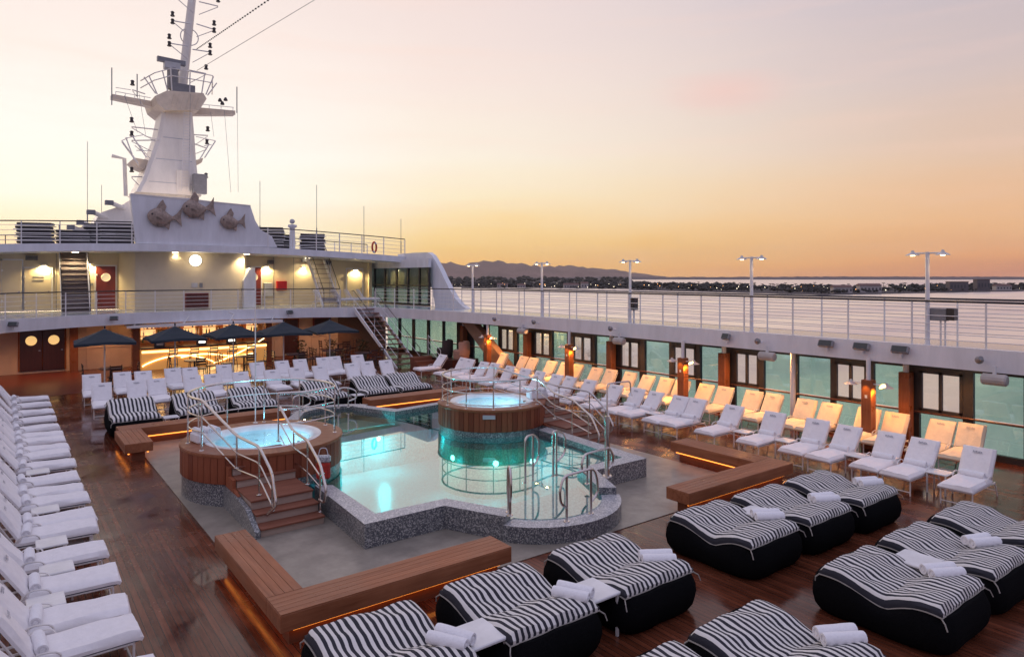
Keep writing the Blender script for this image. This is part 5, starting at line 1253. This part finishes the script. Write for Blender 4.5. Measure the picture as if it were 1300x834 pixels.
# ------------------------------------------------------------------ FISH PANEL on the sun deck front
fp = empty('fish_screen', (8, 37.75, UZ1-.05), 0, 'white sloped screen carrying the three fish on the sun deck', 'screen')
A = [onp(x, y, Y=37.75) for x, y in ((173, 309), (172, 300), (165, 247), (240, 252), (318, 262), (324, 280), (331, 292), (345, 300), (352, 314))]
A = [(p.x-8, 0, p.z-UZ1+.05) for p in A]
MB().slab(A, (0, .35, 0)).build('face', white_paint, fp)
MB().slab([(A[2][0], -.02, A[2][2]), (A[4][0], -.02, A[4][2]), (A[4][0], -.02, A[4][2]+.06), (A[2][0], -.02, A[2][2]+.06)], (0, .45, 0)).build('cap', white_metal, fp)
def fish(cx, cz, L_, tilt, label):
    """deep bodied fish facing left: lofted body, dorsal and belly fins, forked tail"""
    e = empty('fish_sculpture', (cx, 37.58, cz), 0, label, 'sculpture', 'bronze fish on the white screen'); e.rotation_euler = (0, R(tilt), 0); e.scale = (.92, 1, 1.28)
    prof = [(-.5, .0, -.02, .01), (-.47, .06, -.09, .06), (-.40, .13, -.17, .12), (-.28, .19, -.25, .16), (-.12, .21, -.28, .17), (.05, .16, -.26, .14), (.2, .08, -.20, .10), (.3, .035, -.1, .05), (.36, .03, -.05, .03)]
    vs = []; fs = []; n = 12
    for (x, t_, b_, d_) in prof:
        zc = (t_+b_)/2; h = (t_-b_)/2
        for k in range(n): a = 2*math.pi*k/n; vs.append((x*L_, -d_*L_*math.cos(a)*.9, (zc+h*math.sin(a))*L_))
    for j in range(len(prof)-1):
        for k in range(n): fs.append((j*n+k, j*n+(k+1) % n, (j+1)*n+(k+1) % n, (j+1)*n+k))
    fs.append(tuple(range(n))); fs.append(tuple(range((len(prof)-1)*n, len(prof)*n)))
    MB().add(vs, fs).build('body', fish_bronze, e, smooth=True)
    F = lambda pts: [(x*L_, -.03, z*L_) for x, z in pts]
    MB().slab(F([(-.25, .17), (-.1, .38), (-.03, .44), (.02, .36), (.1, .27), (.06, .14)]), (0, .06, 0)).build('dorsal_fin', fish_bronze, e)
    MB().slab(F([(.33, .03), (.45, .10), (.62, .30), (.60, .05), (.66, -.22), (.46, -.07), (.33, -.05)]), (0, .06, 0)).build('tail_fin', fish_bronze, e)
    MB().slab(F([(.02, -.22), (.2, -.17), (.27, -.14), (.24, -.33), (.15, -.28)]), (0, .06, 0)).build('anal_fin', fish_bronze, e)
    MB().slab(F([(-.2, -.03), (-.02, -.09), (-.06, .02)]), (0, .04, 0)).build('pectoral_fin', fish_bronze, e).location = (0, -.17*L_, 0)
    MB().ico((-.36*L_, -.11*L_, .03*L_), .035*L_, 1).build('eye', dark_metal, e)
for (x, y, L_, t_, lb) in ((207, 275, 1.5, 4, 'left brown fish sculpture on the white screen'), (250, 264, 1.5, -2, 'middle brown fish sculpture, the highest of three'), (294, 281, 1.22, 2, 'right brown fish sculpture, the smallest of three')):
    q = onp(x, y, Y=37.58); fish(q.x-.02, q.z, L_, t_, lb)

# sun deck railings
rail_path([(x, y+.1) for x, y in UE[:4]]+[(5.15, 37.75)], UZ1, 1.05, 'sun_deck_railing', 'railing on the sun deck left of the fish screen', nbars=4, post_every=1.5, zf=camb)
rail_path([(11.7, 37.75)]+[(x, y+.1) for x, y in UE[7:]], UZ1, 1.08, 'sun_deck_railing', 'railing on the sun deck right of the fish screen', nbars=4, post_every=1.4, zf=camb)
rail_path([(14.2, 43.), (20.0, 43.)], UZ1, .95, 'sun_deck_inner_railing', 'second railing farther back on the right of the sun deck', nbars=3, post_every=1.2, zf=camb)
rail_path([(-3.3, 46), (2., 46)], UZ1, .8, 'sun_deck_inner_railing', 'dark railing farther back on the left of the sun deck', nbars=2, post_every=1.8, barm=dark_metal, zf=camb)
# stacks of folded loungers
def folded():
    r = empty('folded_lounger', (0, 0, 0), 0, 'x', 'folded lounger')
    MB().bbox((-.32, -.7, .06), (.32, .7, .17), .03).build('cushion', mat('stack_cushion', (.05, .045, .05), .8), r)
    for s_ in (-1, 1): MB().tube([(s_*.33, -.75, .02), (s_*.33, .75, .02)], .02, 5).build('side_rail', white_metal, r)
    return r
fp_ = folded(); k = 0
for si, (x, y, n, who) in enumerate([(1.35, 39.6, 6, 'far left stack'), (4.0, 39.6, 6, 'stack left of the fish screen'), (4.75, 39.3, 6, 'stack touching the fish screen'), (2.9, 39.6, 4, 'low stack between the left ones'), (12.35, 39.3, 7, 'tall stack right of the fish screen'), (13.1, 39.6, 5, 'second stack right of the fish screen'), (14.9, 39.6, 6, 'stack right of the white pillar')]):
    for j in range(n):
        place(fp_, k == 0, (x+random.uniform(-.05, .05), y, UZ1+camb(x)+j*.175), R(random.uniform(-4, 4)+70), 'folded dark lounger, %s from the bottom in the %s' % (nth(j), who), 'folded loungers stacked on the sun deck'); k += 1
# white pillar with ball
q = onp(371, 316, Y=38.6); e = empty('ball_pillar', (q.x, 38.6, UZ1-.1), 0, 'white pillar topped by a small ball on the sun deck', 'pillar')
MB().lathe([(0, 0), (.17, 0), (.15, 1.25), (.26, 1.3), (.26, 1.42), (.1, 1.45), (0, 1.45)], n=14).build('shaft', white_paint, e, smooth=True); MB().ico((0, 0, 1.62), .15, 2).build('ball', light_grey, e, smooth=True)
# lifebuoy on the sun deck rail
q = onp(475, 314, Y=37.7); e = empty('lifebuoy', (q.x, 37.68, q.z), R(35), 'dark red lifebuoy hanging on the sun deck rail', 'lifebuoy')
for k in range(8):
    a0 = 2*math.pi*k/8; MB().tube([(.24*math.cos(a0+w_*.157), 0, .3*math.sin(a0+w_*.157)) for w_ in range(6)], .06, 7).build('ring_segment', white_paint if k in (1, 5) else orange_red, e, smooth=True)
# whip aerials
for i, (px, yt, yb, Y) in enumerate([(111, 180, 300, 46), (129, 235, 300, 46), (330, 230, 300, 42), (402, 235, 305, 42), (462, 262, 318, 42), (509, 278, 325, 43)]):
    a = onp(px, yb, Y=Y); a.z = UZ1; b = onp(px, yt, Y=Y); e = empty('whip_aerial', (a.x, Y, UZ1), 0, 'thin whip aerial on the sun deck, %s from the left' % nth(i), 'aerial', 'whip aerials on the sun deck')
    h = b.z-UZ1; MB().tube([(0, 0, 0), (0, 0, h*.35)], .035, 5).build('base', grey_metal, e); MB().tube([(0, 0, h*.35), (0, 0, h)], .018, 4).build('rod', grey_metal, e)
# ------------------------------------------------------------------ equipment between screen and left rail: sloped roof of the mast house
e = empty('mast_house', (6, 41.5, UZ1), 0, 'sloping lit mast house behind the fish screen', 'deckhouse')
B = [onp(x, y, Y=41.5) for x, y in ((95, 306), (172, 306), (172, 250), (152, 262), (128, 270), (118, 285), (95, 290))]
MB().slab([(p.x-6, 0, p.z-UZ1) for p in B], (0, 2.5, 0)).build('body', rust, e)
for (px, py, s_) in ((141, 258, .3), (118, 270, .3), (104, 283, .26), (92, 289, .26)):
    q = onp(px, py, Y=41.3); MB().bbox((q.x-6-s_, -.5, q.z-UZ1-.12), (q.x-6+s_*.3, -.2, q.z-UZ1+.12), .02).build('floodlight', grey_metal, e)
    MB().tube([(q.x-6, -.3, q.z-UZ1), (q.x-6+.7, .1, q.z-UZ1-.25)], .12, 8).build('tank', rust, e)

# ================================================================== MAST
MY = 43.
def mp_(x, y): q = onp(x, y, Y=MY); return (q.x, q.z)
mx0, mz0 = mp_(212, 250)
mast = empty('radar_mast', (mx0, MY, UZ1), 0, 'tall white raked radar mast with platforms and signal lights', 'mast')
def ml(x, y): a, b = mp_(x, y); return (a-mx0, b-UZ1)
# tower: frustum sections with depth
sec = [((167, 250), (248, 250), 1.7), ((176, 232), (245, 236), 1.6), ((186, 205), (243, 207), 1.35), ((196, 178), (242, 180), 1.2), ((202, 148), (240, 150), 1.1), ((203, 138), (240, 140), 1.1)]
vs = []; fs = []
for (l, r_, d_) in sec:
    a = ml(*l); b = ml(*r_); z = (a[1]+b[1])/2; c = .18
    w1 = b[0]-a[0]
    for (x, y) in ((a[0]+c, -d_), (b[0]-c, -d_), (b[0], -d_+c), (b[0], d_-c), (b[0]-c, d_), (a[0]+c, d_), (a[0], d_-c), (a[0], -d_+c)): vs.append((x, y, z))
for j in range(len(sec)-1):
    for k in range(8): fs.append((j*8+k, j*8+(k+1) % 8, (j+1)*8+(k+1) % 8, (j+1)*8+k))
MB().add(vs, fs).build('tower', rust, mast)
def extr(px, m_, d0, d1, name, parent=mast): return MB().slab([(ml(x, y)[0], d0, ml(x, y)[1]) for x, y in px], (0, d1-d0, 0)).build(name, m_, parent)
tan_m = mat('mast_platform_paint', (.74, .63, .50), .5)
extr([(190, 130), (205, 123), (250, 126), (254, 133), (245, 147), (203, 147), (193, 139)], tan_m, -1.6, 1.6, 'crosstree_housing')
extr([(141, 121), (192, 130), (193, 137), (141, 126)], tan_m, -.3, .3, 'yard_arm'); extr([(240, 137), (297, 142), (297, 147), (240, 147)], tan_m, -.3, .3, 'yard_arm')
extr([(163, 207), (168, 203), (186, 206), (180, 217), (172, 214)], tan_m, -.8, .8, 'side_platform'); extr([(241, 207), (254, 203), (252, 209), (241, 215)], tan_m, -.8, .8, 'side_platform')
# ribs on the housing
for k in range(6):
    MB().tube([(ml(210+k*6, 145)[0], -1.62, ml(210+k*6, 145)[1]), (ml(214+k*6.5, 127)[0], -1.62, ml(214+k*6.5, 127)[1])], .03, 4).build('rib', tan_m, mast)
# raked pole
a = ml(230, 124); b = ml(247, -30)
MB().tube([(a[0], 0, a[1]), (b[0], 0, b[1])], .27, 12, r2=.2).build('raked_pole', rust, mast, smooth=True)
MB().bbox((ml(213, 124)[0], -1.2, ml(213, 124)[1]), (ml(242, 124)[0], -.5, ml(242, 115)[1]), .02).build('equipment_box', grey_metal, mast)
# radar scanner
a = ml(213, 92); MB().tube([(a[0]+.1, -.9, ml(213, 118)[1]), (a[0]+.1, -.9, a[1])], .3, 8).build('radar_pedestal', grey_metal, mast)
p0 = ml(196, 80); p1 = ml(231, 87); MB().slab([(p0[0], -1.0, p0[1]-.1), (p1[0], -1.0, p1[1]-.1), (p1[0], -1.0, p1[1]+.15), (p0[0], -1.0, p0[1]+.15)], (0, .3, 0)).build('radar_scanner', grey_metal, mast)
MB().box((a[0]-.35, -1.15, a[1]-.05), (a[0]+.45, -.65, a[1]+.3)).build('radar_gearbox', light_grey, mast)
# platform railing around the top
for ring, (yy) in enumerate((103, 112)):
    pts = [(177, yy+2), (190, yy-2), (211, yy-8), (240, yy-3), (262, yy+1), (267, yy+10)]
    MB().tube([(ml(*p)[0], -1.5 if 0 < i < 5 else -.4, ml(*p)[1]) for i, p in enumerate(pts)], .03, 5).build('platform_rail', white_metal, mast)
for (x0, y0, x1, y1) in ((177, 106, 192, 126), (183, 104, 194, 127), (200, 99, 207, 124), (210, 96, 212, 122), (234, 100, 234, 124), (252, 103, 249, 125), (263, 105, 254, 127), (267, 113, 256, 128), (170, 212, 150, 184), (165, 208, 155, 180), (180, 205, 163, 178), (252, 205, 266, 184), (246, 207, 258, 188)):
    p, q = ml(x0, y0), ml(x1, y1); MB().tube([(p[0], -1.5, p[1]), (q[0], -1.4, q[1])], .035, 5).build('stanchion', white_metal, mast)
# plate seams, ladder and rails of the yard arms
for (xa, xb, y_) in ((186, 243, 205), (196, 242, 178), (176, 245, 234)):
    p, q = ml(xa, y_), ml(xb, y_); d_ = {205: 1.35, 178: 1.2, 234: 1.6}[y_]; MB().box((p[0]+.25, -d_-.02, p[1]-.02), (q[0]-.25, -d_+.05, p[1]+.02)).build('seam', light_grey, mast)
for k in range(26):
    y_ = 244-k*3.7; p = ml(226+k*.15, y_); MB().box((p[0]-.17, -1.85, p[1]), (p[0]+.17, -1.82, p[1]+.03)).build('rung', white_metal, mast)
for sx in (-.18, .18):
    p, q = ml(226, 247), ml(229.5, 150); MB().tube([(p[0]+sx, -1.83, p[1]), (q[0]+sx, -1.83, q[1])], .022, 4).build('ladder_rail', white_metal, mast)
for (xa, ya, xb, yb) in ((146, 118, 190, 126), (243, 133, 295, 138), (146, 113, 165, 116)):
    p, q = ml(xa, ya), ml(xb, yb); MB().tube([(p[0], -.3, p[1]), (q[0], -.3, q[1])], .022, 4).build('yard_rail', white_metal, mast)
for xa in (146, 158, 170, 182): p, q = ml(xa, 118+(xa-146)*.18), ml(xa, 124+(xa-141)*.17); MB().tube([(p[0], -.3, p[1]), (q[0], -.3, q[1])], .02, 4).build('stanchion', white_metal, mast)
for xa in (250, 264, 279, 294): p, q = ml(xa, 133+(xa-243)*.1), ml(xa, 139+(xa-243)*.08); MB().tube([(p[0], -.3, p[1]), (q[0], -.3, q[1])], .02, 4).build('stanchion', white_metal, mast)
for (x0, y0, x1, y1) in ((150, 184, 163, 178), (155, 181, 178, 176), (150, 186, 172, 214), (163, 179, 186, 206), (266, 184, 243, 178), (166, 190, 180, 200), (178, 178, 196, 182), (168, 196, 184, 196), (252, 190, 262, 188)):
    p, q = ml(x0, y0), ml(x1, y1); MB().tube([(p[0], -1.4, p[1]), (q[0], -1.2, q[1])], .028, 4).build('lattice_bar', white_metal, mast)
p = ml(240, 48); MB().tube([(p[0]+.48*math.cos(k*.314), -.1, p[1]+.48*math.sin(k*.314)) for k in range(20)], .03, 5, closed=True).build('hoop', white_metal, mast)
# signal lights on brackets
def sig(x, y, bx, by, dbl=False):
    p, q = ml(x, y), ml(bx, by)
    br = MB().tube([(p[0], -.9, p[1]-.35), (q[0], -.5, q[1])], .035, 5).build('light_bracket', white_metal, mast)
    MB().tube([(p[0], -.9, p[1]-.4), (q[0], -.5, q[1]-.75)], .025, 4).build('brace', white_metal, br)
    for s_ in ((.0, -.42) if dbl else (0,)):
        MB().lathe([(0, -.13), (.10, -.13), (.13, -.08), (.08, -.06), (.08, .08), (.11, .1), (.06, .16), (0, .16)], c=(p[0], -.9, p[1]+.02+s_), n=10).build('signal_light', dark_metal, br)
for args in ((215, 25, 240, 34, True), (267, 36, 247, 34, True), (211, 53, 236, 62, True), (262, 64, 242, 66, True), (272, 7, 250, 6, False), (218, -6, 243, 4, False), (257, 91, 238, 92, False), (165, 111, 182, 122, False), (164, 157, 199, 167, False), (164, 174, 196, 180, False), (164, 219, 180, 226, False), (259, 168, 240, 173, False), (258, 184, 240, 183, False), (257, 226, 241, 232, False)): sig(*args)
for (x, y) in ((276, 132), (283, 131), (279, 136)):
    p = ml(x, y); MB().lathe([(0, 0), (.11, 0), (.12, .06), (.05, .2), (0, .2)], c=(p[0], -.6, p[1]), n=10).build('horn_speaker', dark_metal, mast)
for (x, y0, y1) in ((141, 88, 135), (173, 96, 125), (299, 112, 145)):
    p, q = ml(x, y0), ml(x, y1); MB().tube([(q[0], -.3, q[1]), (p[0], -.3, p[1])], .035, 4).build('aerial', grey_metal, mast)
for (x0, y0, x1, y1) in ((152, 130, 168, 175), (170, 128, 178, 178), (275, 148, 283, 248), (291, 148, 292, 248), (258, 150, 262, 180), (233, 128, 231, 235)):
    p, q = ml(x0, y0), ml(x1, y1); MB().tube([(p[0], -1.75, p[1]), (q[0], -1.75, q[1])], .012, 3).build('halyard', grey_metal, mast)
p = ml(242, 243); MB().bbox((p[0]-.3, -2.2, p[1]-.35), (p[0]+.4, -1.8, p[1]+.75), .02).build('equipment_box', grey_metal, mast)
MB().box((ml(217, 248)[0], -1.72, ml(217, 248)[1]), (ml(233, 222)[0], -1.6, ml(233, 222)[1])).build('door', rust, mast)
p = ml(151, 203); q = ml(158, 250); MB().tube([(q[0]-.0, -.5, q[1]), (p[0]+.2, -.5, p[1]), (p[0]-.4, -.5, p[1]+.1)], .1, 8).build('exhaust_pipe', rust, mast)
for x_, lb in ((6.4, 'left'), (10.4, 'right')):  # added fill lamps with housings, put in to warm and brighten the mast
    fl_ = empty('floodlight', (x_, 38.75, UZ1), R(180), 'added fill lamp behind the fish screen brightening the mast, on the %s' % lb, 'floodlight')  # added fill lamp, not one of the fitted floodlights
    MB().bbox((-.15, -.1, .05), (.15, .08, .25), .02).build('housing', grey_metal, fl_)  # housing of the added fill lamp
    light('SPOT', (x_, 38.9, UZ1+.3), 260, (1., .78, .60), .3, aim=(mx0+.3, MY, 12.), spot=80, blend=.7)
# pennant lights and stay running to the camera side
a = Vector((mp_(240, 66)[0], MY, mp_(240, 66)[1])); b = a+Vector((14, -30, 17))
p0 = onp(250, 90, Y=MY); p1 = onp(430, -18, Y=14)
st = empty('mast_stay', p0, 0, 'thin wire stay running from the mast to the upper right', 'stay')
MB().tube([(0, 0, 0), tuple(p1-p0)], .016, 4, r2=.006).build('wire', grey_metal, st)
p0 = onp(248, 64, Y=MY); p1 = onp(362, -14, Y=22)
s2 = empty('dotted_stay', p0, 0, 'wire with small insulators running up from the mast', 'stay')
d = p1-p0; MB().tube([(0, 0, 0), tuple(d)], .008, 3).build('wire', grey_metal, s2)
pr = None
for k in range(40):
    q = d*(.02+k*.024)
    if pr is None: pr = MB().ico((0, 0, 0), .04, 1).build('insulator', dark_metal, s2); pr.location = q
    else: c = dup(pr, q); c.parent = s2

# ------------------------------------------------------------------ evening haze
hzb = MB().box((-16000, -16000, SEA-1), (19500, 19500, 900)).build('haze', bpy.data.materials.new('haze_air')); hzb['kind'] = 'stuff'
hm = hzb.data.materials[0]; hm.use_nodes = True; t = hm.node_tree; t.nodes.clear()
pv = t.nodes.new('ShaderNodeVolumePrincipled'); pv.inputs['Color'].default_value = (.95, .92, .92, 1); pv.inputs['Density'].default_value = 1.6e-5; pv.inputs['Anisotropy'].default_value = .3
ho = t.nodes.new('ShaderNodeOutputMaterial'); t.links.new(pv.outputs[0], ho.inputs['Volume'])
